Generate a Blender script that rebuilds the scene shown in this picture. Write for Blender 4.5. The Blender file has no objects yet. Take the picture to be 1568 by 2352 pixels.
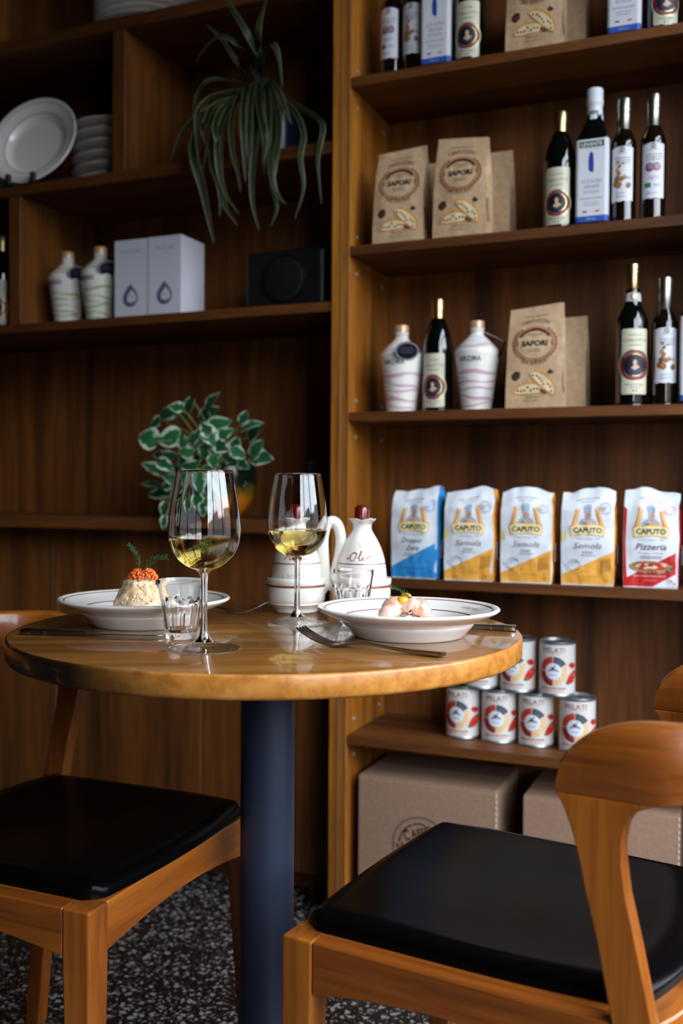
import bpy, bmesh, math, random
from mathutils import Vector, Matrix, noise

# ------------------------------------------------------------------ camera, light, exposure
SC = bpy.context.scene
COL = SC.collection
PI = math.pi
sin, cos, rad = math.sin, math.cos, math.radians
CAM_Z = 0.9514
PSI = 0.3996                      # the shelving wall is turned this far from the picture plane
YP = 2.17                         # the post between the two shelf units stands this far away


def W(s, t, z=0.0):               # shelf coordinates: along the shelves, into the wall, up
    return Vector((s * cos(PSI) + t * sin(PSI), YP - s * sin(PSI) + t * cos(PSI), z))


cam_data = bpy.data.cameras.new('camera')
cam = bpy.data.objects.new('camera', cam_data)
COL.objects.link(cam)
_p, _r = 0.0233, 0.0066
_F = Vector((0, cos(_p), -sin(_p)))
_U = Vector((0, sin(_p), cos(_p)))
_X = Vector((1, 0, 0))
_R = _X * cos(_r) + _U * sin(_r)
_V = -_X * sin(_r) + _U * cos(_r)
_m = Matrix((_R, _V, -_F)).transposed().to_4x4()
_m.translation = Vector((0, 0, CAM_Z))
cam.matrix_world = _m
cam_data.sensor_fit = 'VERTICAL'
cam_data.sensor_height = 36
cam_data.sensor_width = 24
cam_data.lens = 35
cam_data.clip_start = 0.05
cam_data.dof.use_dof = True
cam_data.dof.focus_distance = 1.31
cam_data.dof.aperture_fstop = 3.4
SC.camera = cam

world = bpy.data.worlds.new('sky')
SC.world = world
world.use_nodes = True
world.node_tree.nodes['Background'].inputs[0].default_value = (0.80, 0.89, 1.0, 1)
world.node_tree.nodes['Background'].inputs[1].default_value = 13.0      # bright overcast sky

# daylight: the overcast sky enters by the tall shop window in the right-hand wall
WALL_S = 1.42                     # right-hand wall, in shelf coordinates
WIN = dict(t0=-2.45, t1=-0.12, z0=0.45, z1=2.60)


def area(name, loc, direction, sx, sy, energy, color):
    l = bpy.data.lights.new(name, 'AREA')
    l.shape = 'RECTANGLE'
    l.size, l.size_y = sx, sy
    l.energy = energy
    l.color = color
    o = bpy.data.objects.new(name, l)
    COL.objects.link(o)
    o.location = loc
    o.rotation_euler = Vector(direction).to_track_quat('-Z', 'Y').to_euler()
    return o


_n_s = Vector((cos(PSI), -sin(PSI), 0))
_n_t = Vector((sin(PSI), cos(PSI), 0))
portal = area('window_daylight', W(WALL_S + 0.12, (WIN['t0'] + WIN['t1']) / 2, (WIN['z0'] + WIN['z1']) / 2), -_n_s,
     WIN['t1'] - WIN['t0'], WIN['z1'] - WIN['z0'], 1, (1, 1, 1))
portal.data.cycles.is_portal = True

SC.view_settings.view_transform = 'Standard'
SC.view_settings.look = 'None'
SC.view_settings.gamma = 1
SC.view_settings.use_curve_mapping = False
SC.view_settings.exposure = 0.0

# ------------------------------------------------------------------ materials


def L(r, g, b):
    f = lambda c: (c / 255 / 12.92) if c / 255 <= 0.04045 else ((c / 255 + 0.055) / 1.055) ** 2.4
    return (f(r), f(g), f(b), 1)


def new_mat(name):
    m = bpy.data.materials.new(name)
    m.use_nodes = True
    nt = m.node_tree
    return m, nt, nt.nodes['Principled BSDF']


def plain(name, rgb, rough=0.5, metal=0.0, spec=0.5, coat=0.0, **kw):
    m, nt, b = new_mat(name)
    b.inputs['Base Color'].default_value = L(*rgb)
    b.inputs['Roughness'].default_value = rough
    b.inputs['Metallic'].default_value = metal
    b.inputs['Specular IOR Level'].default_value = spec
    b.inputs['Coat Weight'].default_value = coat
    b.inputs['Coat Roughness'].default_value = 0.06
    for k, v in kw.items():
        b.inputs[k.replace('_', ' ')].default_value = v
    return m


def N(nt, t, **inp):
    n = nt.nodes.new(t)
    for k, v in inp.items():
        k2 = k.replace('_', ' ')
        if k2 in n.inputs:
            n.inputs[k2].default_value = v
        else:
            setattr(n, k, v)
    return n


def ramp(nt, stops):
    n = nt.nodes.new('ShaderNodeValToRGB')
    e = n.color_ramp.elements
    while len(e) < len(stops):
        e.new(0.5)
    for i, (p, c) in enumerate(stops):
        e[i].position = p
        e[i].color = c
    return n


def mixc(nt, a, b, fac, mode='MIX'):
    n = nt.nodes.new('ShaderNodeMix')
    n.data_type = 'RGBA'
    n.blend_type = mode
    for i, v in ((6, a), (7, b), (0, fac)):
        if hasattr(v, 'node'):
            nt.links.new(v, n.inputs[i])
        else:
            n.inputs[i].default_value = v
    return n.outputs[2]


def wood(name, dark, mid, light, axis='z', rough=0.45, coat=0.0, fine=60.0, bump=0.08, spec=0.4, seed=0.0, coat_rough=0.12):
    m, nt, b = new_mat(name)
    lk = nt.links.new
    tc = N(nt, 'ShaderNodeTexCoord')
    info = N(nt, 'ShaderNodeObjectInfo')
    add = N(nt, 'ShaderNodeVectorMath', operation='ADD')
    sc = N(nt, 'ShaderNodeVectorMath', operation='SCALE')
    comb = N(nt, 'ShaderNodeCombineXYZ')
    lk(info.outputs['Random'], comb.inputs[0])
    lk(info.outputs['Random'], comb.inputs[1])
    lk(info.outputs['Random'], comb.inputs[2])
    sc.inputs[3].default_value = 3.0 + seed
    lk(comb.outputs[0], sc.inputs[0])
    lk(tc.outputs['Object'], add.inputs[0])
    lk(sc.outputs[0], add.inputs[1])
    mp = N(nt, 'ShaderNodeMapping')
    k = {'x': (0.06, 1, 1), 'y': (1, 0.06, 1), 'z': (1, 1, 0.06)}[axis]
    mp.inputs['Scale'].default_value = k
    lk(add.outputs[0], mp.inputs['Vector'])
    n1 = N(nt, 'ShaderNodeTexNoise', Scale=9.0, Detail=4.0, Roughness=0.6, Distortion=1.2)
    n2 = N(nt, 'ShaderNodeTexNoise', Scale=fine, Detail=5.0, Roughness=0.7, Distortion=0.4)
    n3 = N(nt, 'ShaderNodeTexNoise', Scale=fine * 3.5, Detail=2.0, Roughness=0.5)
    for n in (n1, n2, n3):
        lk(mp.outputs[0], n.inputs['Vector'])
    r1 = ramp(nt, [(0.28, L(*dark)), (0.5, L(*mid)), (0.75, L(*light))])
    lk(n1.outputs['Fac'], r1.inputs[0])
    r2 = ramp(nt, [(0.3, (0.45, 0.45, 0.45, 1)), (0.6, (1, 1, 1, 1))])
    lk(n2.outputs['Fac'], r2.inputs[0])
    r3 = ramp(nt, [(0.36, (0.6, 0.6, 0.6, 1)), (0.46, (1, 1, 1, 1))])
    lk(n3.outputs['Fac'], r3.inputs[0])
    c = mixc(nt, r1.outputs[0], r2.outputs[0], 0.75, 'MULTIPLY')
    c = mixc(nt, c, r3.outputs[0], 0.5, 'MULTIPLY')
    lk(c, b.inputs['Base Color'])
    b.inputs['Roughness'].default_value = rough
    b.inputs['Specular IOR Level'].default_value = spec
    b.inputs['Coat Weight'].default_value = coat
    b.inputs['Coat Roughness'].default_value = coat_rough
    if bump:
        bp = N(nt, 'ShaderNodeBump', Strength=bump, Distance=0.002)
        lk(n2.outputs['Fac'], bp.inputs['Height'])
        lk(bp.outputs[0], b.inputs['Normal'])
    return m


M = {}
M['shelf_h'] = wood('walnut_horizontal', (60, 31, 11), (101, 56, 20), (132, 79, 30), 'x', 0.5)
M['shelf_v'] = wood('walnut_vertical', (102, 58, 14), (162, 96, 26), (200, 128, 40), 'z', 0.5)
M['divider'] = wood('walnut_vertical_shaded', (70, 38, 12), (112, 64, 21), (144, 88, 32), 'z', 0.5)  # darker copy of the vertical walnut: upper-left shade put into the colour
M['back'] = wood('walnut_backing', (72, 40, 13), (120, 68, 25), (150, 92, 35), 'z', 0.55, fine=45)
M['lip'] = wood('pale_lipping', (120, 84, 54), (146, 104, 68), (164, 122, 84), 'z', 0.5)
M['chair'] = wood('honey_chair_wood', (114, 53, 14), (150, 80, 22), (178, 105, 34), 'z', 0.38, coat=0.35, fine=34, bump=0.03)
M['chair_x'] = wood('honey_chair_wood_across', (114, 53, 14), (150, 80, 22), (178, 105, 34), 'x', 0.38, coat=0.35, fine=34, bump=0.03)
M['chair_y'] = wood('honey_chair_wood_along', (114, 53, 14), (150, 80, 22), (178, 105, 34), 'y', 0.38, coat=0.35, fine=34, bump=0.03)


def table_top_mat():
    m = wood('varnished_table_top', (108, 66, 25), (146, 94, 39), (170, 117, 56), 'x', 0.32, coat=0.8, fine=30, bump=0.02, coat_rough=0.06)
    return m


def table_edge_mat():
    m, nt, b = new_mat('table_end_grain_edge')
    lk = nt.links.new
    tc = N(nt, 'ShaderNodeTexCoord')
    n1 = N(nt, 'ShaderNodeTexNoise', Scale=60.0, Detail=5.0, Roughness=0.55)
    n2 = N(nt, 'ShaderNodeTexNoise', Scale=190.0, Detail=3.0, Roughness=0.7)
    n3 = N(nt, 'ShaderNodeTexNoise', Scale=11.0, Detail=6.0, Roughness=0.7, Distortion=1.6)
    for n in (n1, n2, n3):
        lk(tc.outputs['Object'], n.inputs['Vector'])
    r1 = ramp(nt, [(0.25, L(156, 90, 28)), (0.52, L(186, 120, 46)), (0.80, L(202, 142, 70))])
    lk(n1.outputs['Fac'], r1.inputs[0])
    r2 = ramp(nt, [(0.36, (0.62, 0.6, 0.55, 1)), (0.48, (1, 1, 1, 1))])
    lk(n2.outputs['Fac'], r2.inputs[0])
    c = mixc(nt, r1.outputs[0], r2.outputs[0], 0.4, 'MULTIPLY')
    # the burnt, bark-like patch on the left of the rim
    sp = N(nt, 'ShaderNodeSeparateXYZ')
    lk(tc.outputs['Object'], sp.inputs[0])
    mr = N(nt, 'ShaderNodeMapRange')
    mr.inputs[1].default_value = -0.10
    mr.inputs[2].default_value = -0.24
    lk(sp.outputs[0], mr.inputs[0])
    ad = N(nt, 'ShaderNodeMath', operation='MULTIPLY')
    lk(mr.outputs[0], ad.inputs[0])
    r3 = ramp(nt, [(0.30, (0, 0, 0, 1)), (0.46, (1, 1, 1, 1))])
    lk(n3.outputs['Fac'], r3.inputs[0])
    lk(r3.outputs[0], ad.inputs[1])
    c = mixc(nt, c, L(38, 22, 10), ad.outputs[0])
    lk(c, b.inputs['Base Color'])
    b.inputs['Roughness'].default_value = 0.4
    b.inputs['Coat Weight'].default_value = 0.35
    b.inputs['Coat Roughness'].default_value = 0.12
    return m


def terrazzo():
    m, nt, b = new_mat('dark_terrazzo')
    lk = nt.links.new
    tc = N(nt, 'ShaderNodeTexCoord')
    nz = N(nt, 'ShaderNodeTexNoise', Scale=60.0, Detail=2.0)
    lk(tc.outputs['Object'], nz.inputs['Vector'])
    cc = None
    for scale, lo, hi, col in ((75.0, 0.22, 0.27, (160, 156, 156)), (125.0, 0.17, 0.22, (140, 128, 120)), (240.0, 0.12, 0.18, (110, 102, 98))):
        v = N(nt, 'ShaderNodeTexVoronoi', Scale=scale, Randomness=1.0)
        v.feature = 'F1'
        wv = N(nt, 'ShaderNodeVectorMath', operation='MULTIPLY_ADD')
        wv.inputs[1].default_value = (0.018, 0.018, 0.018)
        lk(nz.outputs['Color'], wv.inputs[0])
        lk(tc.outputs['Object'], wv.inputs[2])
        lk(wv.outputs[0], v.inputs['Vector'])
        sep = N(nt, 'ShaderNodeSeparateColor')
        lk(v.outputs['Color'], sep.inputs[0])
        mul = N(nt, 'ShaderNodeMath', operation='MULTIPLY_ADD')
        mul.inputs[1].default_value = 0.30
        mul.inputs[2].default_value = -0.12
        lk(sep.outputs[0], mul.inputs[0])
        d = N(nt, 'ShaderNodeMath', operation='SUBTRACT')
        lk(v.outputs['Distance'], d.inputs[0])
        lk(mul.outputs[0], d.inputs[1])
        r = ramp(nt, [(lo, (1, 1, 1, 1)), (hi, (0, 0, 0, 1))])
        lk(d.outputs[0], r.inputs[0])
        cc = mixc(nt, cc if cc else L(22, 20, 20), L(*col), r.outputs[0])
    lk(cc, b.inputs['Base Color'])
    b.inputs['Roughness'].default_value = 0.35
    return m


def leather():
    m, nt, b = new_mat('black_leather')
    lk = nt.links.new
    tc = N(nt, 'ShaderNodeTexCoord')
    v = N(nt, 'ShaderNodeTexVoronoi', Scale=420.0)
    lk(tc.outputs['Object'], v.inputs['Vector'])
    bp = N(nt, 'ShaderNodeBump', Strength=0.07, Distance=0.0006)
    lk(v.outputs['Distance'], bp.inputs['Height'])
    lk(bp.outputs[0], b.inputs['Normal'])
    b.inputs['Base Color'].default_value = L(5, 5, 6)
    b.inputs['Roughness'].default_value = 0.24
    b.inputs['Specular IOR Level'].default_value = 0.075
    return m


def noisy(name, c0, c1, scale, rough=0.6, bump=0.0, lo=0.35, hi=0.65, coords='Object', metal=0.0, coat=0.0, bscale=None):
    m, nt, b = new_mat(name)
    lk = nt.links.new
    tc = N(nt, 'ShaderNodeTexCoord')
    n = N(nt, 'ShaderNodeTexNoise', Scale=scale, Detail=4.0, Roughness=0.6)
    lk(tc.outputs[coords], n.inputs['Vector'])
    r = ramp(nt, [(lo, L(*c0)), (hi, L(*c1))])
    lk(n.outputs['Fac'], r.inputs[0])
    lk(r.outputs[0], b.inputs['Base Color'])
    b.inputs['Roughness'].default_value = rough
    b.inputs['Metallic'].default_value = metal
    b.inputs['Coat Weight'].default_value = coat
    if bump:
        h = n
        if bscale:
            h = N(nt, 'ShaderNodeTexNoise', Scale=bscale, Detail=4.0)
            lk(tc.outputs[coords], h.inputs['Vector'])
        bp = N(nt, 'ShaderNodeBump', Strength=bump, Distance=0.003)
        lk(h.outputs['Fac'], bp.inputs['Height'])
        lk(bp.outputs[0], b.inputs['Normal'])
    return m


def glassy(name, rgb=(255, 255, 255), ior=1.5, rough=0.0):
    m, nt, b = new_mat(name)
    b.inputs['Base Color'].default_value = L(*rgb)
    b.inputs['Roughness'].default_value = rough
    b.inputs['IOR'].default_value = ior
    b.inputs['Transmission Weight'].default_value = 1.0
    return m


def clear_glass(name, thin):
    """blown glass: thin walls pass light straight on, solid parts also bend it"""
    m, nt, b = new_mat(name)
    lk = nt.links.new
    b.inputs['Base Color'].default_value = (1, 1, 1, 1)
    b.inputs['Roughness'].default_value = 0.0
    b.inputs['IOR'].default_value = 1.5
    b.inputs['Transmission Weight'].default_value = 1.0
    fr = N(nt, 'ShaderNodeFresnel', IOR=1.5)
    geo = N(nt, 'ShaderNodeNewGeometry')
    io = N(nt, 'ShaderNodeMapRange')          # same reflectance on both faces of the wall
    io.inputs[3].default_value = 1.5
    io.inputs[4].default_value = 1 / 1.5
    lk(geo.outputs['Backfacing'], io.inputs[0])
    lk(io.outputs[0], fr.inputs[0])
    tr = N(nt, 'ShaderNodeBsdfTransparent')
    tr.inputs[0].default_value = (0.985, 0.99, 0.985, 1)
    gl = N(nt, 'ShaderNodeBsdfGlossy', Roughness=0.0)
    gl.inputs[0].default_value = (1, 1, 1, 1)
    mx = N(nt, 'ShaderNodeMixShader')
    lk(fr.outputs[0], mx.inputs[0])
    lk(tr.outputs[0], mx.inputs[1])
    lk(gl.outputs[0], mx.inputs[2])
    m2 = N(nt, 'ShaderNodeMixShader')
    m2.inputs[0].default_value = thin
    lk(b.outputs[0], m2.inputs[1])
    lk(mx.outputs[0], m2.inputs[2])
    lk(m2.outputs[0], nt.nodes['Material Output'].inputs[0])
    return m


def pane_mat():
    m, nt, b = new_mat('window_glass')
    tr = N(nt, 'ShaderNodeBsdfTransparent')
    gl = N(nt, 'ShaderNodeBsdfGlossy', Roughness=0.02)
    mx = N(nt, 'ShaderNodeMixShader')
    mx.inputs[0].default_value = 0.06
    nt.links.new(tr.outputs[0], mx.inputs[1])
    nt.links.new(gl.outputs[0], mx.inputs[2])
    nt.links.new(mx.outputs[0], nt.nodes['Material Output'].inputs[0])
    return m


M['top'] = table_top_mat()
M['edge'] = table_edge_mat()
M['terrazzo'] = terrazzo()
M['leather'] = leather()
M['pole'] = noisy('blue_black_powder_coat', (37, 45, 61), (42, 51, 70), 900, 0.42, 0.02)
M['ceramic'] = plain('cream_glazed_ceramic', (232, 226, 216), 0.16, coat=0.5)
M['plate'] = plain('white_glazed_plate', (234, 228, 220), 0.14, coat=0.5)
M['ringbrown'] = plain('brown_glaze_line', (126, 58, 30), 0.25)
M['ringred'] = plain('wine_red_glaze_line', (104, 30, 34), 0.25)
M['stopper'] = plain('red_brown_stopper', (98, 18, 12), 0.18, coat=0.6)
M['glass'] = glassy('clear_glass')
M['footglass'] = clear_glass('clear_foot_glass', 0.6)
M['wine'] = glassy('white_wine', (243, 222, 128), 1.34)
M['steel'] = plain('polished_steel', (190, 190, 194), 0.16, 1.0)
M['steel_dark'] = plain('satin_steel', (120, 120, 124), 0.28, 1.0)
M['gold'] = plain('gold_foil', (204, 176, 122), 0.3, 1.0)
M['silver'] = plain('silver_foil', (176, 172, 160), 0.3, 1.0)
M['copper'] = plain('cork_coloured_cap', (206, 160, 124), 0.32, 0.3)
M['darkglass'] = plain('black_green_bottle_glass', (8, 9, 8), 0.05, coat=0.6)
M['amberglass'] = plain('dark_amber_bottle_glass', (22, 12, 5), 0.05, coat=0.6)
M['whitecap'] = plain('white_plastic_cap', (214, 218, 224), 0.35)
M['labelpaper'] = plain('white_label_paper', (214, 214, 220), 0.5)
M['creampaper'] = plain('cream_label_paper', (206, 202, 176), 0.42)
M['flourpaper'] = noisy('white_bag_paper', (216, 220, 226), (232, 234, 238), 22, 0.5, 0.10, bscale=34)
M['kraft'] = noisy('kraft_paper', (182, 148, 112), (200, 167, 130), 60, 0.55, 0.18, bscale=26)
M['card'] = noisy('corrugated_card', (146, 112, 90), (160, 126, 102), 120, 0.8, 0.12)
M['carddark'] = plain('card_tape', (120, 92, 72), 0.6)
M['tin'] = plain('tin_plate', (168, 170, 172), 0.42, 0.9)
M['canpaper'] = plain('can_label_paper', (214, 210, 204), 0.35)
M['whitebox'] = plain('white_carton', (206, 204, 212), 0.55)
M['black'] = plain('matt_black_plastic', (10, 10, 11), 0.5)
M['blackgloss'] = plain('black_tag_card', (12, 12, 16), 0.3)
M['navy'] = plain('navy_glazed_pot', (34, 42, 64), 0.25)
M['soil'] = noisy('potting_soil', (26, 18, 12), (48, 34, 22), 90, 0.9, 0.4)
M['stem'] = plain('pale_green_stem', (112, 128, 70), 0.5)
M['wallpaint'] = plain('dark_painted_wall', (52, 44, 38), 0.7)
M['ceil'] = plain('dark_ceiling', (40, 34, 30), 0.8)
M['frame'] = plain('black_window_frame', (18, 18, 20), 0.4)
M['pane'] = pane_mat()
M['roe'] = plain('salmon_roe', (246, 108, 18), 0.08, coat=1.0)
M['dill'] = plain('dill_green', (40, 92, 44), 0.5)
M['yolk'] = plain('yellow_sauce', (240, 172, 30), 0.1, coat=1.0)
M['curd'] = plain('white_soft_cheese', (238, 232, 222), 0.3)
M['salad'] = noisy('crab_salad', (220, 172, 104), (238, 208, 170), 60, 0.32, 0.25, 0.36, 0.52, coat=0.4, bscale=150)
M['salad_white'] = plain('white_crab_flake', (236, 206, 172), 0.3, coat=0.4)
M['salad_yellow'] = plain('yellow_mayonnaise_bit', (230, 182, 84), 0.3, coat=0.4)
M['salad_dark'] = plain('dark_herb_fleck', (74, 66, 36), 0.6)
M['shrimp'] = noisy('pink_shrimp', (232, 138, 88), (238, 206, 190), 60, 0.22, 0.1, 0.36, 0.62, coat=0.7)
_inks = {}


def ink(r, g, b, rough=0.5):
    k = (r, g, b)
    if k not in _inks:
        _inks[k] = plain('ink_%02x%02x%02x' % k, k, rough)
    return _inks[k]


def leaf_mat(name, green0, green1, margin, m0, m1, stripe=False):
    """leaf colour: UV.x runs across the blade, UV.y along it"""
    m, nt, b = new_mat(name)
    lk = nt.links.new
    uv = N(nt, 'ShaderNodeTexCoord')
    sp = N(nt, 'ShaderNodeSeparateXYZ')
    lk(uv.outputs['UV'], sp.inputs[0])
    a = N(nt, 'ShaderNodeMath', operation='SUBTRACT')
    lk(sp.outputs[0], a.inputs[0])
    a.inputs[1].default_value = 0.5
    ab = N(nt, 'ShaderNodeMath', operation='ABSOLUTE')
    lk(a.outputs[0], ab.inputs[0])
    info = N(nt, 'ShaderNodeObjectInfo')
    n4 = N(nt, 'ShaderNodeTexNoise', Scale=2.2 if not stripe else 0.7, Detail=3.0)
    n4.noise_dimensions = '4D'
    ml = N(nt, 'ShaderNodeMath', operation='MULTIPLY')
    ml.inputs[1].default_value = 37.0
    lk(info.outputs['Random'], ml.inputs[0])
    lk(ml.outputs[0], n4.inputs['W'])
    lk(uv.outputs['UV'], n4.inputs['Vector'])
    ma = N(nt, 'ShaderNodeMath', operation='MULTIPLY_ADD')
    ma.inputs[1].default_value = 0.36 if stripe else 0.8
    lk(n4.outputs['Fac'], ma.inputs[0])
    am = N(nt, 'ShaderNodeMath', operation='MULTIPLY')
    am.inputs[1].default_value = 1.0 if stripe else 0.8
    lk(ab.outputs[0], am.inputs[0])
    lk(am.outputs[0], ma.inputs[2])
    r = ramp(nt, [(m0, (0, 0, 0, 1)), (m1, (1, 1, 1, 1))])
    lk(ma.outputs[0], r.inputs[0])
    g = mixc(nt, L(*green0), L(*green1), info.outputs['Random'])
    c = mixc(nt, g, L(*margin), r.outputs[0])
    lk(c, b.inputs['Base Color'])
    b.inputs['Roughness'].default_value = 0.5 if stripe else 0.32
    b.inputs['Specular IOR Level'].default_value = 0.3 if stripe else 0.45
    return m


M['pothos'] = leaf_mat('variegated_pothos_leaf', (24, 72, 44), (46, 106, 62), (190, 202, 176), 0.66, 0.73)
M['spider'] = leaf_mat('striped_spider_leaf', (14, 32, 20), (24, 46, 28), (98, 94, 54), 0.50, 0.60, True)


def pot_mat():
    m, nt, b = new_mat('yellow_green_glazed_pot')
    lk = nt.links.new
    tc = N(nt, 'ShaderNodeTexCoord')
    sp = N(nt, 'ShaderNodeSeparateXYZ')
    lk(tc.outputs['Object'], sp.inputs[0])
    n = N(nt, 'ShaderNodeTexNoise', Scale=30.0, Detail=3.0)
    lk(tc.outputs['Object'], n.inputs['Vector'])
    ma = N(nt, 'ShaderNodeMath', operation='MULTIPLY_ADD')
    ma.inputs[1].default_value = 0.03
    lk(n.outputs['Fac'], ma.inputs[0])
    lk(sp.outputs[2], ma.inputs[2])
    r = ramp(nt, [(0.062, L(196, 116, 22)), (0.078, L(120, 96, 26)), (0.10, L(24, 36, 22))])
    lk(ma.outputs[0], r.inputs[0])
    lk(r.outputs[0], b.inputs['Base Color'])
    b.inputs['Roughness'].default_value = 0.18
    return m


M['pot'] = pot_mat()

# ------------------------------------------------------------------ mesh builders


class MB:
    """collects verts / faces (with a material slot each) and links them as ONE mesh object"""

    def __init__(self):
        self.v, self.f, self.m, self.uv = [], [], [], {}

    def add(self, verts, faces, mi=0):
        o = len(self.v)
        self.v += [tuple(p) for p in verts]
        for f in faces:
            self.f.append(tuple(i + o for i in f))
            self.m.append(mi)
        return o

    def box(self, x0, x1, y0, y1, z0, z1, mi=0):
        return self.add([(x0, y0, z0), (x1, y0, z0), (x1, y1, z0), (x0, y1, z0), (x0, y0, z1), (x1, y0, z1), (x1, y1, z1), (x0, y1, z1)],
                        [(0, 3, 2, 1), (4, 5, 6, 7), (0, 1, 5, 4), (1, 2, 6, 5), (2, 3, 7, 6), (3, 0, 4, 7)], mi)

    def lathe(self, prof, n=48, mi=0, rfun=None, c=(0, 0)):
        rings = []
        for (r, z) in prof:
            if r < 1e-6:
                rings.append([self._p((c[0], c[1], z))])
            else:
                rg = []
                for k in range(n):
                    a = 2 * PI * k / n
                    rr = rfun(a, r, z) if rfun else r
                    rg.append(self._p((c[0] + rr * cos(a), c[1] + rr * sin(a), z)))
                rings.append(rg)
        for a, b in zip(rings, rings[1:]):
            self._skin(a, b, n, mi)
        return rings

    def _p(self, p):
        self.v.append(tuple(p))
        return len(self.v) - 1

    def _skin(self, a, b, n, mi):
        if len(a) == 1 and len(b) == 1:
            return
        for k in range(n):
            j = (k + 1) % n
            if len(a) == 1:
                self.f.append((a[0], b[j], b[k]))
            elif len(b) == 1:
                self.f.append((a[k], a[j], b[0]))
            else:
                self.f.append((a[k], a[j], b[j], b[k]))
            self.m.append(mi)

    def tube(self, pts, radii, n=8, mi=0, cap=True, flat=1.0, up=None):
        pts = [Vector(p) for p in pts]
        if not hasattr(radii, '__len__'):
            radii = [radii] * len(pts)
        rings = []
        ref = Vector(up) if up else None
        for i, p in enumerate(pts):
            t = (pts[min(i + 1, len(pts) - 1)] - pts[max(i - 1, 0)])
            t = t.normalized() if t.length > 1e-9 else Vector((0, 0, 1))
            r0 = ref if ref is not None else (Vector((0, 0, 1)) if abs(t.z) < 0.9 else Vector((1, 0, 0)))
            a = t.cross(r0)
            if a.length < 1e-6:
                a = t.orthogonal()
            a.normalize()
            b = a.cross(t).normalized()
            if up is None:
                ref = b
            rings.append([self._p(p + (a * cos(2 * PI * k / n) * flat + b * sin(2 * PI * k / n)) * radii[i]) for k in range(n)])
        for a, b in zip(rings, rings[1:]):
            self._skin(a, b, n, mi)
        if cap:
            self.f.append(tuple(reversed(rings[0])))
            self.f.append(tuple(rings[-1]))
            self.m += [mi, mi]

    def loft(self, rings, mi=0, cap=True, close=True):
        idx = [[self._p(p) for p in r] for r in rings]
        n = len(idx[0])
        for a, b in zip(idx, idx[1:]):
            for k in range(n if close else n - 1):
                j = (k + 1) % n
                self.f.append((a[k], a[j], b[j], b[k]))
                self.m.append(mi)
        if cap:
            self.f.append(tuple(reversed(idx[0])))
            self.f.append(tuple(idx[-1]))
            self.m += [mi, mi]

    def sphere(self, c, r, n=8, mi=0, sq=(1, 1, 1)):
        m = max(4, n // 2 + 1)
        rings = []
        for i in range(m + 1):
            a = PI * i / m
            if i in (0, m):
                rings.append([self._p((c[0], c[1], c[2] + r * cos(a) * sq[2]))])
            else:
                rings.append([self._p((c[0] + r * sin(a) * cos(2 * PI * k / n) * sq[0], c[1] + r * sin(a) * sin(2 * PI * k / n) * sq[1], c[2] + r * cos(a) * sq[2])) for k in range(n)])
        for a, b in zip(rings, rings[1:]):
            self._skin(a, b, n, mi)

    def mesh(self, name, mats, smooth=False, bevel=0.0, seg=2, angle=40):
        me = bpy.data.meshes.new(name)
        me.from_pydata(self.v, [], self.f)
        mats = mats if isinstance(mats, (list, tuple)) else [mats]
        for mm in mats:
            me.materials.append(M[mm] if isinstance(mm, str) else mm)
        if len(mats) > 1:
            me.polygons.foreach_set('material_index', self.m)
        if self.uv:
            ul = me.uv_layers.new(name='UVMap')
            for lp in me.loops:
                ul.data[lp.index].uv = self.uv.get(lp.vertex_index, (0.5, 0.5))
        bm = bmesh.new()
        bm.from_mesh(me)
        bmesh.ops.recalc_face_normals(bm, faces=bm.faces)
        if bevel:
            ed = [e for e in bm.edges if len(e.link_faces) == 2 and e.calc_face_angle(0) > rad(30)]
            bmesh.ops.bevel(bm, geom=ed, offset=bevel, segments=seg, affect='EDGES', profile=0.5, clamp_overlap=True)
        bm.to_mesh(me)
        bm.free()
        if smooth:
            me.polygons.foreach_set('use_smooth', [True] * len(me.polygons))
            me.set_sharp_from_angle(angle=rad(angle))
        me.update()
        return me

    def build(self, name, mats, parent=None, smooth=False, bevel=0.0, seg=2, angle=40):
        o = bpy.data.objects.new(name, self.mesh(name, mats, smooth, bevel, seg, angle))
        COL.objects.link(o)
        if parent is not None:
            o.parent = parent
        return o


def tag(o, label=None, cat=None, group=None, kind=None):
    if label:
        o['label'] = label
    if cat:
        o['category'] = cat
    if group:
        o['group'] = group
    if kind:
        o['kind'] = kind
    return o


def thing(name, label, cat, loc=(0, 0, 0), rz=0.0, group=None):
    o = bpy.data.objects.new(name, None)
    o.empty_display_size = 0.05
    COL.objects.link(o)
    o.location = loc
    o.rotation_euler = (0, 0, rz)
    return tag(o, label, cat, group)


def dup(root, loc, rz, label, name=None):
    r = root.copy()
    COL.objects.link(r)
    r.location = loc
    r.rotation_euler = (0, 0, rz)
    r['label'] = label
    for ch in list(root.children):
        c = ch.copy()
        COL.objects.link(c)
        c.parent = r
        for g in list(ch.children):
            q = g.copy()
            COL.objects.link(q)
            q.parent = c
    return r


def struct(name, mb, mats, loc=(0, 0, 0), rz=0.0, label=None, **kw):
    o = mb.build(name, mats, **kw)
    o.location = loc
    o.rotation_euler = (0, 0, rz)
    return tag(o, label, kind='structure')


def spl(pts, k=4):
    """Catmull-Rom through the points"""
    P = [Vector(p) for p in pts]
    out = []
    for i in range(len(P) - 1):
        a, b, c, d = P[max(i - 1, 0)], P[i], P[i + 1], P[min(i + 2, len(P) - 1)]
        for j in range(k):
            t = j / k
            out.append(0.5 * ((2 * b) + (c - a) * t + (2 * a - 5 * b + 4 * c - d) * t * t + (3 * b - a - 3 * c + d) * t ** 3))
    out.append(P[-1])
    return out


def sprof(pts, k=4):
    return [(max(p.x, 0.0), p.y) for p in spl([(r, z, 0) for r, z in pts], k)]


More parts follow.
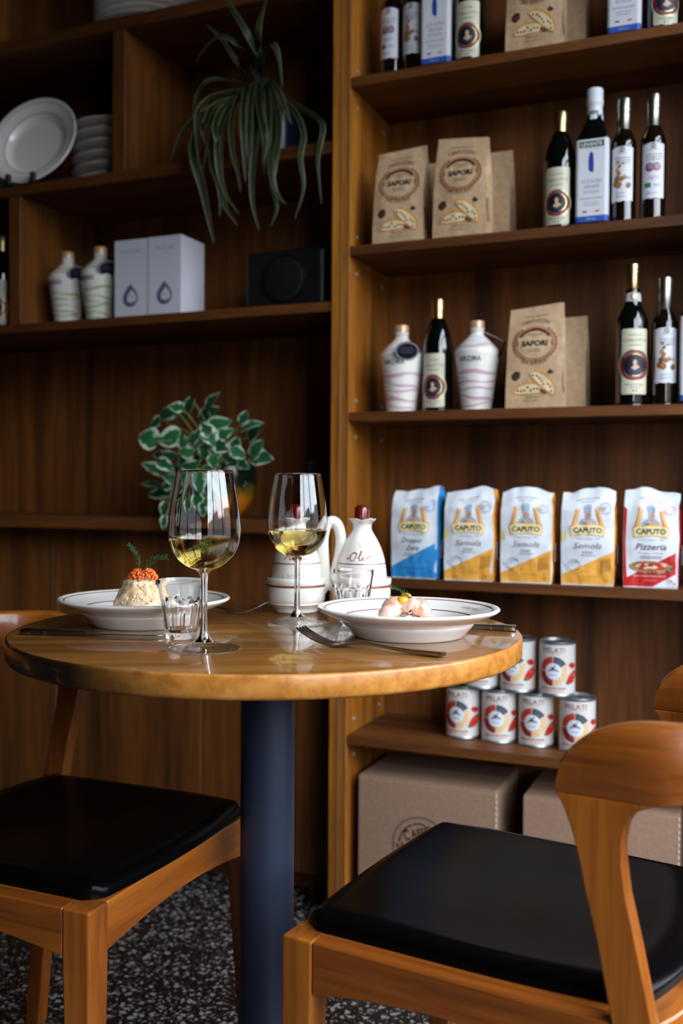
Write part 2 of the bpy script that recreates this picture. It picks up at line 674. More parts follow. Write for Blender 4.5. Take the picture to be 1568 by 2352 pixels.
def rad_at(prof, z):
    for (r0, z0), (r1, z1) in zip(prof, prof[1:]):
        if z1 > z0 and z0 <= z <= z1:
            return r0 + (r1 - r0) * (z - z0) / (z1 - z0)
    return prof[-1][0]


# ------------------------------------------------------------------ flat print (lettering, logos, pictures on packaging)
_txt = {}


def text_mesh(s, bold=0.0, shear=0.0, space=1.0):
    k = (s, bold, shear, space)
    if k not in _txt:
        cu = bpy.data.curves.new('t', 'FONT')
        cu.body = s
        cu.size = 1.0
        cu.resolution_u = 2
        cu.offset = bold
        cu.shear = shear
        cu.space_character = space
        cu.fill_mode = 'FRONT'
        ob = bpy.data.objects.new('t', cu)
        COL.objects.link(ob)
        bpy.context.view_layer.update()
        me = bpy.data.meshes.new_from_object(ob)
        v = [(p.co.x, p.co.y) for p in me.vertices]
        f = [tuple(q.vertices) for q in me.polygons]
        bpy.data.objects.remove(ob)
        bpy.data.curves.remove(cu)
        bpy.data.meshes.remove(me)
        x0 = min(p[0] for p in v)
        x1 = max(p[0] for p in v)
        y0 = min(p[1] for p in v)
        y1 = max(p[1] for p in v)
        _txt[k] = ([(p[0] - (x0 + x1) / 2, p[1]) for p in v], f, x1 - x0, y0, y1)
    return _txt[k]


class Print:
    def __init__(self):
        self.v, self.f, self.m, self.mats = [], [], [], []

    def _mi(self, col):
        mm = col if not isinstance(col, tuple) else ink(*col)
        if isinstance(mm, str):
            mm = M[mm]
        if mm not in self.mats:
            self.mats.append(mm)
        return self.mats.index(mm)

    def _add(self, verts, faces, col, lay):
        o = len(self.v)
        self.v += [(x, y, lay) for x, y in verts]
        mi = self._mi(col)
        for f in faces:
            self.f.append(tuple(i + o for i in f))
            self.m.append(mi)
        return self

    def poly(self, pts, col, lay=1):
        return self._add(pts, [tuple(range(len(pts)))], col, lay)

    def rect(self, x0, x1, y0, y1, col, lay=1):
        return self.poly([(x0, y0), (x1, y0), (x1, y1), (x0, y1)], col, lay)

    def ell(self, cx, cy, rx, ry, col, lay=1, rot=0, n=20, a0=0, a1=360):
        c, s = cos(rad(rot)), sin(rad(rot))
        pts = []
        full = a1 - a0 >= 360
        for k in range(n if full else n + 1):
            a = rad(a0 + (a1 - a0) * k / n)
            x, y = rx * cos(a), ry * sin(a)
            pts.append((cx + x * c - y * s, cy + x * s + y * c))
        return self.poly(pts, col, lay)

    def ring(self, cx, cy, rx, ry, w, col, lay=1, a0=0, a1=360, n=32, rot=0):
        v, f = [], []
        c, s = cos(rad(rot)), sin(rad(rot))
        for k in range(n + 1):
            a = rad(a0 + (a1 - a0) * k / n)
            for q in (0, w):
                x, y = (rx - q) * cos(a), (ry - q) * sin(a)
                v.append((cx + x * c - y * s, cy + x * s + y * c))
        for k in range(n):
            f.append((2 * k, 2 * k + 2, 2 * k + 3, 2 * k + 1))
        return self._add(v, f, col, lay)

    def stroke(self, pts, w, col, lay=1, smooth=0):
        if smooth:
            n0 = len(pts)
            pts = [(p.x, p.y) for p in spl([(x, y, 0) for x, y in pts], smooth)]
            if hasattr(w, '__len__'):
                w = [w[min(i // smooth, n0 - 1)] + (w[min(i // smooth + 1, n0 - 1)] - w[min(i // smooth, n0 - 1)]) * (i % smooth) / smooth for i in range(len(pts))]
        v, f = [], []
        for i, (x, y) in enumerate(pts):
            a, b = pts[max(i - 1, 0)], pts[min(i + 1, len(pts) - 1)]
            dx, dy = b[0] - a[0], b[1] - a[1]
            l = math.hypot(dx, dy) or 1
            ww = w[i] if hasattr(w, '__len__') else w
            nx, ny = -dy / l * ww / 2, dx / l * ww / 2
            v += [(x + nx, y + ny), (x - nx, y - ny)]
        for i in range(len(pts) - 1):
            f.append((2 * i, 2 * i + 1, 2 * i + 3, 2 * i + 2))
        return self._add(v, f, col, lay)

    def text(self, s, cx, cy, h, col, lay=2, bold=0.0, shear=0.0, width=None, space=1.0, rot=0, arc=None, sx=1.0):
        """h = cap height; arc = (centre x, centre y, radius, +1 over the top / -1 under)"""
        v, f, w0, y0, y1 = text_mesh(s, bold, shear, space)
        k = h / 0.72
        kx = k * sx if width is None else width / w0
        out = []
        c, sn = cos(rad(rot)), sin(rad(rot))
        for x, y in v:
            X, Y = x * kx, y * k
            if arc:
                ax, ay, R, sg = arc
                if sg > 0:
                    a = X / R
                    out.append((ax + (R + Y) * sin(a), ay + (R + Y) * cos(a)))
                else:
                    a = X / R
                    out.append((ax + (R - Y) * sin(a), ay - (R - Y) * cos(a)))
            else:
                out.append((cx + X * c - Y * sn, cy + X * sn + Y * c))
        return self._add(out, f, col, lay)

    def mesh(self, name, mapf, du=None, dv=None):
        bm = bmesh.new()
        vs = [bm.verts.new(p) for p in self.v]
        for f, mi in zip(self.f, self.m):
            try:
                q = bm.faces.new([vs[i] for i in f])
                q.material_index = mi
            except ValueError:
                pass
        bmesh.ops.triangulate(bm, faces=bm.faces[:])
        for d, ax in ((du, 0), (dv, 1)):
            if d:
                lo = min(p[ax] for p in self.v)
                hi = max(p[ax] for p in self.v)
                x = math.floor(lo / d) * d + d
                while x < hi:
                    co, no = [0, 0, 0], [0, 0, 0]
                    co[ax], no[ax] = x, 1
                    bmesh.ops.bisect_plane(bm, geom=bm.verts[:] + bm.edges[:] + bm.faces[:], dist=1e-7, plane_co=co, plane_no=no)
                    x += d
        for v in bm.verts:
            v.co = mapf(v.co.x, v.co.y, 0.00025 + 0.00022 * v.co.z)
        me = bpy.data.meshes.new(name)
        bm.to_mesh(me)
        bm.free()
        for mm in self.mats:
            me.materials.append(mm)
        return me

    def build(self, name, mapf, parent, du=None, dv=None, label=None):
        o = bpy.data.objects.new(name, self.mesh(name, mapf, du, dv))
        COL.objects.link(o)
        o.parent = parent
        if label:
            o['label'] = label
        return o


def flat_front(y):                 # print on a plane facing -y
    return lambda u, v, o: Vector((u, y - o, v))


def round_front(prof):             # print wrapped round a lathed body, centred on -y
    rr = max(r for r, z in prof)

    def f(u, v, o):
        r = rad_at(prof, v) + o
        a = u / rr
        return Vector((r * sin(a), -r * cos(a), v))
    return f


# ------------------------------------------------------------------ the room
def room():
    s0, s1, t0, t1, h = -3.2, WALL_S, -5.2, 0.33, 3.1
    o = W(0, 0, 0)
    f = MB()
    f.box(s0 - .1, s1 + .1, t0 - .1, t1 + .1, -0.05, 0)
    struct('floor', f, 'terrazzo', o, -PSI, 'dark terrazzo floor with pale stone chips')
    c = MB()
    c.box(s0 - .1, s1 + .1, t0 - .1, t1 + .1, h, h + .05)
    struct('ceiling', c, 'ceil', o, -PSI)
    w = MB()
    w.box(s0 - .1, s1 + .1, t1, t1 + .1, 0, h)
    struct('wall_back', w, 'wallpaint', o, -PSI)
    w = MB()
    w.box(s0 - .1, s0, t0, t1, 0, h)
    struct('wall_left', w, 'wallpaint', o, -PSI)
    w = MB()
    w.box(s0 - .1, s1 + .1, t0 - .1, t0, 0, h)
    struct('wall_front', w, 'wallpaint', o, -PSI)
    w = MB()
    a, b, z0, z1 = WIN['t0'], WIN['t1'], WIN['z0'], WIN['z1']
    w.box(s1, s1 + .1, t0, a, 0, h)
    w.box(s1, s1 + .1, b, t1, 0, h)
    w.box(s1, s1 + .1, a, b, 0, z0)
    w.box(s1, s1 + .1, a, b, z1, h)
    struct('wall_right', w, 'wallpaint', o, -PSI)
    win = thing('window_1', None, None, o, -PSI)
    win['kind'] = 'structure'
    fr = MB()
    for t in (a, b - .05):
        fr.box(s1 + .02, s1 + .07, t, t + .05, z0, z1)
    for z in (z0, z1 - .05):
        fr.box(s1 + .02, s1 + .07, a + .05, b - .05, z, z + .05)
    fr.build('window_frame', 'frame', win)
    n = 3
    ts = [a + .05 + (b - a - .1) * k / n for k in range(n + 1)]
    for k in range(1, n):
        m = MB()
        m.box(s1 + .025, s1 + .065, ts[k] - .03, ts[k] + .03, z0 + .05, z1 - .05)
        m.build('mullion', 'frame', win)
    m = MB()
    m.box(s1 + .025, s1 + .065, a + .05, b - .05, 2.03, 2.08)
    m.build('transom', 'frame', win)
    for k in range(n):
        m = MB()
        m.box(s1 + .043, s1 + .047, ts[k] + .03 * (k > 0), ts[k + 1] - .03 * (k < n - 1), z0 + .05, z1 - .05)
        m.build('pane', 'pane', win)

    # the street outside: paving and the house fronts opposite
    g = MB()
    g.box(s1 + .3, s1 + 40, -30, 30, -.2, -.12)
    struct('floor_street', g, ink(70, 70, 72), o, -PSI, 'grey street paving outside the window')
    t = -26.0
    rnd = random.Random(6)
    k = 1
    while t < 26:
        w = rnd.uniform(3.5, 6.5)
        hh = rnd.uniform(2.6, 4.2)
        b = MB()
        b.box(s1 + 11, s1 + 16, t, t + w - .4, -.12, hh)
        struct('wall_house_front', b, ink(*rnd.choice([(120, 108, 96), (96, 92, 90), (130, 116, 100)])), o, -PSI)
        t += w
        k += 1


room()

# ------------------------------------------------------------------ the two shelf units (built-in joinery)
SH = [1.838, 1.4766, 1.1177, 0.7616, 0.4125]      # shelf tops, right-hand unit
LS = [2.073, 1.709, 1.361]                        # shelf tops, left-hand unit
D_R, D_L, TOP = 0.247, 0.31, 2.72
TH = 0.0205


def units():
    u = thing('bookcase', 'walnut bookcase of open shelves stocked with oil, biscuits, flour and tins', 'bookcase', W(0, 0, 0), -PSI)

    def part(name, mat, *b, parent=u, bevel=0.0008):
        m = MB()
        m.box(*b)
        return m.build(name, mat, parent, bevel=bevel, seg=1)
    # left side panel with its pale lippings, right side panel
    sp = part('side_panel', 'shelf_v', -0.0055, 0.0135, 0.0006, D_R, 0, TOP)
    part('edge_lipping', 'lip', -0.0068, -0.0032, -0.0008, 0.0012, 0.0, TOP, parent=sp, bevel=0)
    part('edge_lipping', 'lip', 0.0112, 0.0138, -0.0008, 0.0012, 0.0, TOP, parent=sp, bevel=0)
    part('side_panel', 'shelf_v', 0.80, 0.84, 0, D_R, 0, TOP)
    part('back_panel', 'back', 0.0135, 0.80, D_R, D_R + 0.012, 0, TOP)
    for z in SH + [0.045, 2.2, 2.56]:
        part('shelf', 'shelf_h', 0.0155, 0.798, 0.003, D_R, z - TH, z)
    part('plinth', 'shelf_h', 0.0135, 0.80, 0.03, 0.05, 0, 0.0245)
    part('top_panel', 'shelf_h', -0.0055, 0.84, 0, D_R + .012, TOP, TOP + .02)
    # steel shelf-pin sleeves in the side panel
    for z in SH:
        for dz in (0.028, -0.052):
            for t in (0.045, 0.205):
                m = MB()
                m.tube([(0.0125, t, z + dz), (0.0155, t, z + dz)], [0.0046, 0.0040], 10)
                m.build('shelf_pin', ink(150, 152, 158), u)
    u2 = thing('wall_unit', 'tall walnut wall unit with dividers, crockery shelves and a deep ledge', 'wall unit', W(0, 0, 0), -PSI)

    def p2(name, mat, *b, bevel=0.0008):
        m = MB()
        m.box(*b)
        return m.build(name, mat, u2, bevel=bevel, seg=1)
    p2('side_panel', 'shelf_v', -0.0265, -0.0065, 0.0, D_L, 0, TOP)
    x0 = -2.6
    p2('back_panel', 'back', x0, -0.0265, D_L, D_L + .012, 0.85, TOP)
    for z, th in zip(LS, (0.03, 0.026, 0.0215)):
        p2('shelf', 'shelf_h', x0, -0.0275, 0.004, D_L, z - th, z)
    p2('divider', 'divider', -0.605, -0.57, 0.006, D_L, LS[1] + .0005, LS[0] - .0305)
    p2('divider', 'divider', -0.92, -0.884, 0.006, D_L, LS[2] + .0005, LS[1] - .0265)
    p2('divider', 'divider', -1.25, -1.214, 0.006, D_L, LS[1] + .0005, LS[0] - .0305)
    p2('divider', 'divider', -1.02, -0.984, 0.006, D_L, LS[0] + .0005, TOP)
    p2('ledge', 'shelf_h', x0, -0.0275, -0.006, D_L, 0.8495, 0.8785)
    # lower panelling: boards with open vertical joints
    xs = [-0.0275, -0.40, -0.845, -1.26, -1.68, -2.1, x0]
    for a, b in zip(xs[1:], xs):
        p2('panel', 'back', a + .0015, b - .0015, 0.085, 0.10, 0.055, 0.8485, bevel=0.002)
    p2('backing_board', 'black', x0, -0.0275, 0.101, 0.11, 0.056, 0.8485, bevel=0)
    p2('plinth', 'shelf_h', x0, -0.0275, 0.14, 0.16, 0, 0.054)
    p2('top_panel', 'shelf_h', x0, -0.0065, 0, D_L + .012, TOP, TOP + .02)


units()

# ------------------------------------------------------------------ packaging
INK = (34, 30, 30)
G = {}


def shelf_pos(s, t, z, rz=0.0):
    return W(s, t, z), -PSI + rz


def bars(p, x, y, w, h, n, col, lay=2, skew=0.0):
    for k in range(n):
        a = x + w * k / n
        p.poly([(a, y + skew * k / n), (a + w / n * .45, y + skew * k / n), (a + w / n * .45, y + h + skew * k / n), (a, y + h + skew * k / n)], col, lay)


def lines(p, cx, y, w, rows, pitch, h, col, lay=2, seed=0):
    """tiny unreadable small print: short dashes standing for words"""
    rnd = random.Random(seed)
    for k in range(rows):
        x = cx - w / 2 * rnd.uniform(.8, 1)
        end = cx + w / 2 * rnd.uniform(.8, 1)
        while x < end:
            l = rnd.uniform(.003, .008)
            p.rect(x, min(x + l, end), y - k * pitch, y - k * pitch + h, col, lay)
            x += l + .0012


# ---- flour
FW, FD, FH = 0.104, 0.062, 0.187


def flour_surf(seed, peak, lean=0.0):
    rnd = random.Random(seed)
    ph = [rnd.uniform(0, 6) for _ in range(6)]

    def wr(a, v):
        k = 0.0030 * noise.noise(Vector((a * 34 + ph[0], v * 26, ph[1]))) + 0.0018 * noise.noise(Vector((a * 80, v * 60 + ph[2], ph[3])))
        return k * (0.7 + 3.4 * max(0, v / FH - .70))

    def half_d(v):
        e = max(0.0, (v / FH - 0.80) / 0.20)
        return FD / 2 * (1 - 0.62 * e ** 1.3)

    def top(a):
        x = a / (FW / 2)
        return FH * (1 + 0.060 * max(0, 1 - abs(x - peak) / 1.0) - 0.012 * abs(x) + .008 * sin(7 * x + peak * 9))

    def front(u, v, o=0.0):
        vv = v * (top(u) / FH if v > FH * .8 else 1)
        f = sin(PI * min(1, max(0, v / FH)))
        x = u * (0.975 + 0.03 * f)
        y = -half_d(v) - 0.0055 * f * (1 - (2 * u / FW) ** 2) + wr(u, v) - o + lean * max(0, v - .1)
        return Vector((x, y, vv))
    return front, half_d, top, wr


def flour_bag(name, seed, peak, side, style, label, s, t, rz=0.0):
    front, half_d, top, wr = flour_surf(seed, peak)
    loc, r = shelf_pos(s, t + FD / 2 + .006, SH[3] + .0003, rz)
    root = thing('flour_bag', label, 'flour bag', loc, r, 'flour bags')
    m = MB()
    nu, nd, nv = 16, 8, 30
    rings = []
    for j in range(nv + 1):
        v = FH * j / nv
        rg = []
        for i in range(nu):
            u = -FW / 2 + FW * i / nu
            rg.append((front(u, v), 0))
        hd = half_d(v)
        fx = 0.975 + 0.03 * sin(PI * v / FH)
        for i in range(nd):
            q = i / nd
            y = -hd + 2 * hd * q
            vv = v * (top(FW / 2) / FH if v > FH * .8 else 1)
            rg.append((Vector((FW / 2 * fx + .003 * sin(PI * q) * sin(PI * v / FH) - .012 * sin(PI * q) * max(0, v / FH - .8) / .2 + wr(y + 1, v), y, vv)), 1))
        for i in range(nu):
            u = FW / 2 - FW * i / nu
            pnt = front(u, v)
            rg.append((Vector((pnt.x, -pnt.y, pnt.z)), 0))
        for i in range(nd):
            q = i / nd
            y = hd - 2 * hd * q
            vv = v * (top(-FW / 2) / FH if v > FH * .8 else 1)
            rg.append((Vector((-FW / 2 * fx - .003 * sin(PI * q) * sin(PI * v / FH) + .012 * sin(PI * q) * max(0, v / FH - .8) / .2 + wr(y + 2, v), y, vv)), 1))
        rings.append(rg)
    n = len(rings[0])
    idx = [[m._p(p) for p, _ in rg] for rg in rings]
    for j in range(nv):
        for k in range(n):
            kk = (k + 1) % n
            m.f.append((idx[j][k], idx[j][kk], idx[j + 1][kk], idx[j + 1][k]))
            m.m.append(rings[j][k][1])
    m.f.append(tuple(reversed(idx[0])))
    m.m.append(0)
    # folded top: strips between front and back edge
    fr = idx[-1][:nu + 1]
    bk = [idx[-1][(2 * nu + nd - i) % n] for i in range(nu + 1)]
    for i in range(nu):
        m.f.append((fr[i], fr[i + 1], bk[i + 1], bk[i]))
        m.m.append(0)
    m.f.append(tuple([fr[-1]] + [idx[-1][k] for k in range(nu + 1, nu + nd + 1)]))
    m.m.append(1)
    m.f.append(tuple([idx[-1][(2 * nu + nd + k) % n] for k in range(0, nd)] + [fr[0]]))
    m.m.append(1)
    body = m.build('paper_bag', ['flourpaper', ink(*side)], root, smooth=True, angle=50)
    p = Print()
    h = FW / 2 - .0005
    dk = (66, 60, 66)
    if style == 'blue':
        p.poly([(-h, 0.002), (h, 0.002), (h, 0.078), (-.03, .036), (-h, .024)], side, 0)
    elif style == 'orange':
        p.poly([(-h, 0.002), (h, 0.002), (h, 0.069), (-h, .020)], side, 0)
        p.rect(-h, -h + .009, .088, .105, (230, 214, 140), 0)
    else:
        p.poly([(-h, 0.002), (h, 0.002), (h, 0.072), (-h, .016)], side, 0)
        p.poly([(0.004, 0.002), (h, 0.002), (h, 0.030)], (226, 226, 230), 1)
        p.poly([(-h, .002), (-h + .007, .002), (-h + .004, .09), (-h + .006, .150), (-h, .156)], side, 0)
    redtop = (196, 40, 40) if style == 'red' else dk
    p.text('FARINA DI GRANO TENERO', 0, .1655, .0026, redtop, 1, width=.046)
    p.text('selezionata per tradizione', 0, .1600, .0021, dk, 1, width=.030)
    # round stamp
    st = (190, 60, 70) if style == 'red' else ((70, 130, 190) if style == 'blue' else (120, 100, 104))
    p.ring(.036, .151, .0125, .0085, .0008, st, 1, rot=18)
    p.ring(.036, .151, .0095, .006, .0006, st, 1, rot=18)
    p.text('100% NATURAL', .036, .1498, .0024, st, 1, width=.017, rot=18)
    # emblem: ears of wheat, a cook behind a name banner
    for sg in (-1, 1):
        for k in range(6):
            a = k / 5
            cx = sg * (.0270 - .0070 * a)
            cy = .1175 + .0290 * a
            g = 1 - .35 * a
            p.ell(cx - .0030 * g, cy, .0017, .0046, (222, 140, 44), 2, rot=14 * sg + 30, n=10)
            p.ell(cx + .0030 * g, cy, .0017, .0046, (236, 172, 84), 2, rot=14 * sg - 30, n=10)
            p.ell(cx, cy + .002, .0010, .0042, (242, 198, 134), 3, rot=14 * sg, n=10)
        p.ell(sg * .029, .117, .0042, .0042, (150, 78, 34), 1)
    p.poly([(-.019, .113), (.019, .113), (.016, .128), (.007, .135), (-.007, .135), (-.016, .128)], (164, 174, 186), 1)
    p.ell(.001, .139, .0062, .0068, (214, 140, 92), 2)
    p.ell(.001, .1345, .0045, .0044, (150, 158, 170), 3)
    p.poly([(-.0052, .144), (.0068, .144), (.0088, .153), (.004, .156), (-.004, .1555), (-.0072, .152)], (168, 182, 198), 3)
    p.ell(.003, .1215, .0115, .0055, (232, 160, 84), 3)
    p.ell(-.006, .1235, .004, .003, (120, 92, 80), 3)
    ban = [(x, .117 + .004 * (1 - (x / .033) ** 2)) for x in [-.033 + .0066 * k for k in range(11)]]
    low = [(x, .0985 + .004 * (1 - (x / .030) ** 2)) for x in [.030 - .006 * k for k in range(11)]]
    p.poly([(x * 1.05, y + .0012) for x, y in ban] + [(x * 1.05, y - .0014) for x, y in low], (226, 164, 88), 4)
    p.poly(ban + low, (240, 222, 166), 5)
    p.text('CAPUTO', 0, .1052, .0105, (34, 30, 34), 6, bold=.035, width=.056)
    p.text('Il mulino di Napoli - 1924', 0, .0925, .0026, dk, 1, width=.046)
    if style == 'blue':
        p.text('Doppio', -.004, .0765, .0105, (50, 52, 84), 1, shear=.35, width=.046, bold=.01)
        p.text('Zero', -.002, .0605, .0105, (50, 52, 84), 1, shear=.35, width=.030, bold=.01)
        lines(p, -.004, .0515, .044, 2, .0045, .002, (130, 140, 160), 1, 4)
        lines(p, 0, .021, .066, 1, .0045, .0018, (34, 96, 160), 1, 5)
        lines(p, -.004, .013, .026, 2, .003, .0016, (34, 96, 160), 1, 6)
        p.text('1 kg', .036, .015, .0045, (28, 72, 130), 1, bold=.01)
    elif style == 'orange':
        p.text('Semola', 0, .0735, .0125, (104, 68, 70), 1, shear=.32, width=.054, bold=.0)
        lines(p, 0, .0665, .024, 2, .003, .002, (160, 140, 140), 1, 3)
        lines(p, .002, .0590, .034, 1, .003, .0016, (96, 90, 96), 1, 7)
        gy = (70, 72, 84)
        p.ring(-.026, .040, .0125, .0115, .0009, gy, 1)
        p.ring(-.024, .042, .0085, .0065, .0007, gy, 1, 20, 220)
        p.stroke([(-.030, .042), (-.026, .046), (-.020, .045)], .0007, gy, 1, 3)
        p.stroke([(-.046, .040), (-.040, .032), (-.024, .0225), (-.006, .030)], .0009, gy, 1, 4)
        p.stroke([(-.047, .044), (-.044, .036), (-.041, .041)], .0007, gy, 1, 3)
        bars(p, .026, .025, .021, .026, 8, (150, 98, 40), 1, .006)
        p.text('SEMOLA DI GRANO DURO', 0, .0165, .0026, (120, 76, 30), 1, width=.042)
        p.text('grani per passione', -.002, .0105, .0026, (176, 112, 40), 1, shear=.3, width=.026)
        p.text('1 kg', .036, .009, .0044, (110, 64, 20), 1, bold=.01)
    else:
        p.text('Pizzeria', 0, .0745, .0125, (74, 44, 50), 1, shear=.32, width=.058, bold=.012)
        p.text('Per impasti tradizionali', 0, .0665, .0032, (206, 60, 60), 1, shear=.2, width=.046)
        lines(p, 0, .0605, .044, 2, .0034, .0016, (80, 86, 96), 1, 8)
        rnd = random.Random(2)
        p.ell(.003, .040, .041, .0125, (96, 44, 40), 2, rot=-3)
        p.ell(0, .0405, .041, .0125, (168, 140, 96), 3, rot=-2)
        p.ell(0, .0420, .033, .0085, (190, 52, 34), 4, rot=-2)
        for k in range(12):
            p.ell(rnd.uniform(-.026, .026), .042 + rnd.uniform(-.005, .005), .0052, .0022, (226, 196, 170), 5, rot=rnd.uniform(-20, 20), n=9)
        for k in range(9):
            a = rnd.uniform(0, 6.28)
            p.ell(.0385 * cos(a), .0405 + .0108 * sin(a), .003, .0014, (60, 44, 30), 5, n=8)
        p.ell(0, .0445, .006, .0026, (40, 84, 40), 6, n=10)
        p.text('FARINA DI GRANO TENERO TIPO "00"', -.002, .0215, .003, (240, 226, 226), 2, width=.062)
        p.text('grani per passione', 0, .0135, .003, (232, 170, 170), 2, shear=.3, width=.026)
        p.text('1 kg', .037, .013, .005, (170, 30, 36), 3, bold=.01)
    p.build('printed_front', front, root, .006, .006)
    # printed side panel facing the window
    q = Print()
    fx = FW / 2
    q.rect(-.024, .020, .045, .082, (214, 210, 216), 1)
    lines(q, -.002, .076, .036, 7, .0045, .002, (110, 90, 100), 2, 11)
    lines(q, -.002, .14, .040, 9, .0055, .0024, tuple(int(c * .55) for c in side), 1, 12)
    q.build('printed_side', lambda u, v, o: Vector((fx * (0.975 + 0.03 * sin(PI * v / FH)) + .0046 + o, u, v)), root, None, None)
    return root


BLUE, ORANGE, RED = (44, 138, 206), (232, 164, 62), (196, 26, 28)
flour_bag('flour_bag', 1, .9, BLUE, 'blue', 'white and blue paper flour bag printed Doppio Zero', .165, .004, -.04)
flour_bag('flour_bag', 2, .55, ORANGE, 'orange', 'yellow Semola flour bag right next to the blue flour bag', .283, .000, .03)
flour_bag('flour_bag', 3, -.1, ORANGE, 'orange', 'yellow Semola flour bag in the middle of the five flour bags', .401, .006, .05)
flour_bag('flour_bag', 4, .35, ORANGE, 'orange', 'yellow Semola flour bag right next to the red flour bag', .523, .014, .05)
flour_bag('flour_bag', 5, -.4, RED, 'red', 'white and red paper flour bag printed Pizzeria with a pizza', .644, .020, .04)

# ---- kraft biscuit bags
KW, KD, KH = 0.114, 0.066, 0.205


def kraft_fun(seed):
    rnd = random.Random(seed)
    a0, b0 = rnd.uniform(0, 9), rnd.uniform(0, 9)
    slant = rnd.uniform(-.006, .010)

    def wr(a, v):
        return .0026 * noise.noise(Vector((a * 22 + a0, v * 17 + b0, a0))) + .0012 * noise.noise(Vector((a * 60 + b0, v * 50, a0)))

    def hd(v):
        return KD / 2 * (1 - .94 * min(1, (v / KH) / .95) ** 2.6) + .001

    def front(u, v, o=0.0):
        x = u * (1 - .05 * (v / KH))
        y = -hd(v) - .004 * sin(PI * min(1, v / KH)) * (1 - (2 * u / KW) ** 2) + wr(u, v) - o
        z = v * (1 + slant * u / KW / KH * 1.5 * (v / KH) ** 3)
        return Vector((x, y, z))

    def side(sg, q, v, o=0.0):           # q 0..1 from front edge to back edge
        y = -hd(v) + 2 * hd(v) * q
        g = .016 * min(1, v / KH * 1.3) * sin(PI * q)
        x = sg * (KW / 2 * (1 - .05 * v / KH) - g * (1 if v > .03 else v / .03) + o) + wr(q, v + 3) * .6 * sin(PI * q)
        z = v * (1 + slant * sg * .5 / KH * 1.5 * (v / KH) ** 3)
        return Vector((x, y, z))
    return front, side


def kraft_print():
    p = Print()
    br, dk, pk = (70, 44, 32), (36, 26, 24), (178, 122, 92)
    cx, cy = 0.0, .128
    # scalloped pink-brown medallion
    p.ring(cx, cy, .043, .036, .010, pk, 1)
    for k in range(26):
        a = rad(-230 + 280 * k / 25)
        p.ell(cx + .044 * cos(a), cy + .036 * sin(a), .0036, .0036, (128, 92, 52), 1, n=9)
    p.ell(cx, cy, .0375, .0315, (198, 166, 128), 2, n=36)
    p.ring(cx, cy, .0375, .0315, .0012, (110, 78, 60), 3)
    p.ring(cx, cy, .0372, .0312, .0052, (48, 26, 20), 3, 28, 152)
    p.ring(cx, cy, .0372, .0312, .003, (48, 26, 20), 3, -8, 10)
    p.ring(cx, cy, .0372, .0312, .003, (48, 26, 20), 3, 170, 188)
    p.ring(cx, cy, .0305, .0252, .0009, (150, 108, 80), 3)
    p.text('SAPORI', cx, cy - .0050, .0108, dk, 4, bold=.05, shear=.06, width=.054)
    p.text('1832', cx, cy + .011, .0035, (130, 98, 66), 4, width=.016)
    lines(p, cx, cy + .0165, .030, 1, .004, .003, (142, 108, 76), 4, 2)
    lines(p, cx, cy - .0130, .034, 2, .0045, .0022, (130, 98, 70), 4, 3)
    p.text('CANTUCCINI', 0, 0, .0085, (56, 42, 36), 2, width=.058, arc=(cx, cy - .028, .071, 1))
    lines(p, 0, .1835, .058, 1, .004, .002, (136, 104, 78), 1, 9)
    p.text('DARK CHOCOLATE', 0, 0, .0072, (66, 48, 40), 2, width=.058, arc=(cx, cy + .030, .0735, -1))
    # chocolate pieces and two biscuits
    p.poly([(-.045, .066), (-.038, .073), (-.028, .071), (-.027, .060), (-.036, .053), (-.045, .058)], (60, 30, 26), 2)
    p.poly([(-.040, .064), (-.034, .066), (-.030, .060), (-.036, .057)], (88, 48, 40), 3)
    p.poly([(.028, .070), (.033, .076), (.041, .070), (.039, .066), (.030, .066)], (66, 34, 30), 2)

    def biscuit(bx, by, rot, w, h, lay):
        c, s = cos(rad(rot)), sin(rad(rot))

        def T(x, y):
            return (bx + x * c - y * s, by + x * s + y * c)
        p.poly([T(w * cos(rad(a)), h * sin(rad(a)) * (1 if a <= 180 else .22)) for a in range(0, 360, 15)], (206, 142, 58), lay)
        p.poly([T(w * .90 * cos(rad(a)), h * .78 * sin(rad(a)) * (1 if a <= 180 else .12)) for a in range(0, 360, 15)], (226, 200, 158), lay + 1)
        rnd = random.Random(int(bx * 1e4) + lay)
        for k in range(8):
            x = -w * .72 + w * 1.44 * k / 7
            y = h * rnd.uniform(.12, .58) * (1 - abs(x / w) ** 2)
            p.ell(*T(x, y), .0023, .0023, (44, 26, 24), lay + 2, n=8)
    biscuit(-.008, .030, 3, .033, .021, 3)
    biscuit(.016, .046, -42, .034, .021, 6)
    p.poly([(.012, .032), (.022, .026), (.030, .028), (.020, .036)], (116, 66, 40), 5)
    lines(p, -.002, .0200, .030, 1, .004, .0018, (120, 92, 70), 1, 21)
    p.text('150 g e 5.29 oz', -.002, .0125, .0034, (96, 70, 54), 1, width=.036)
    return p


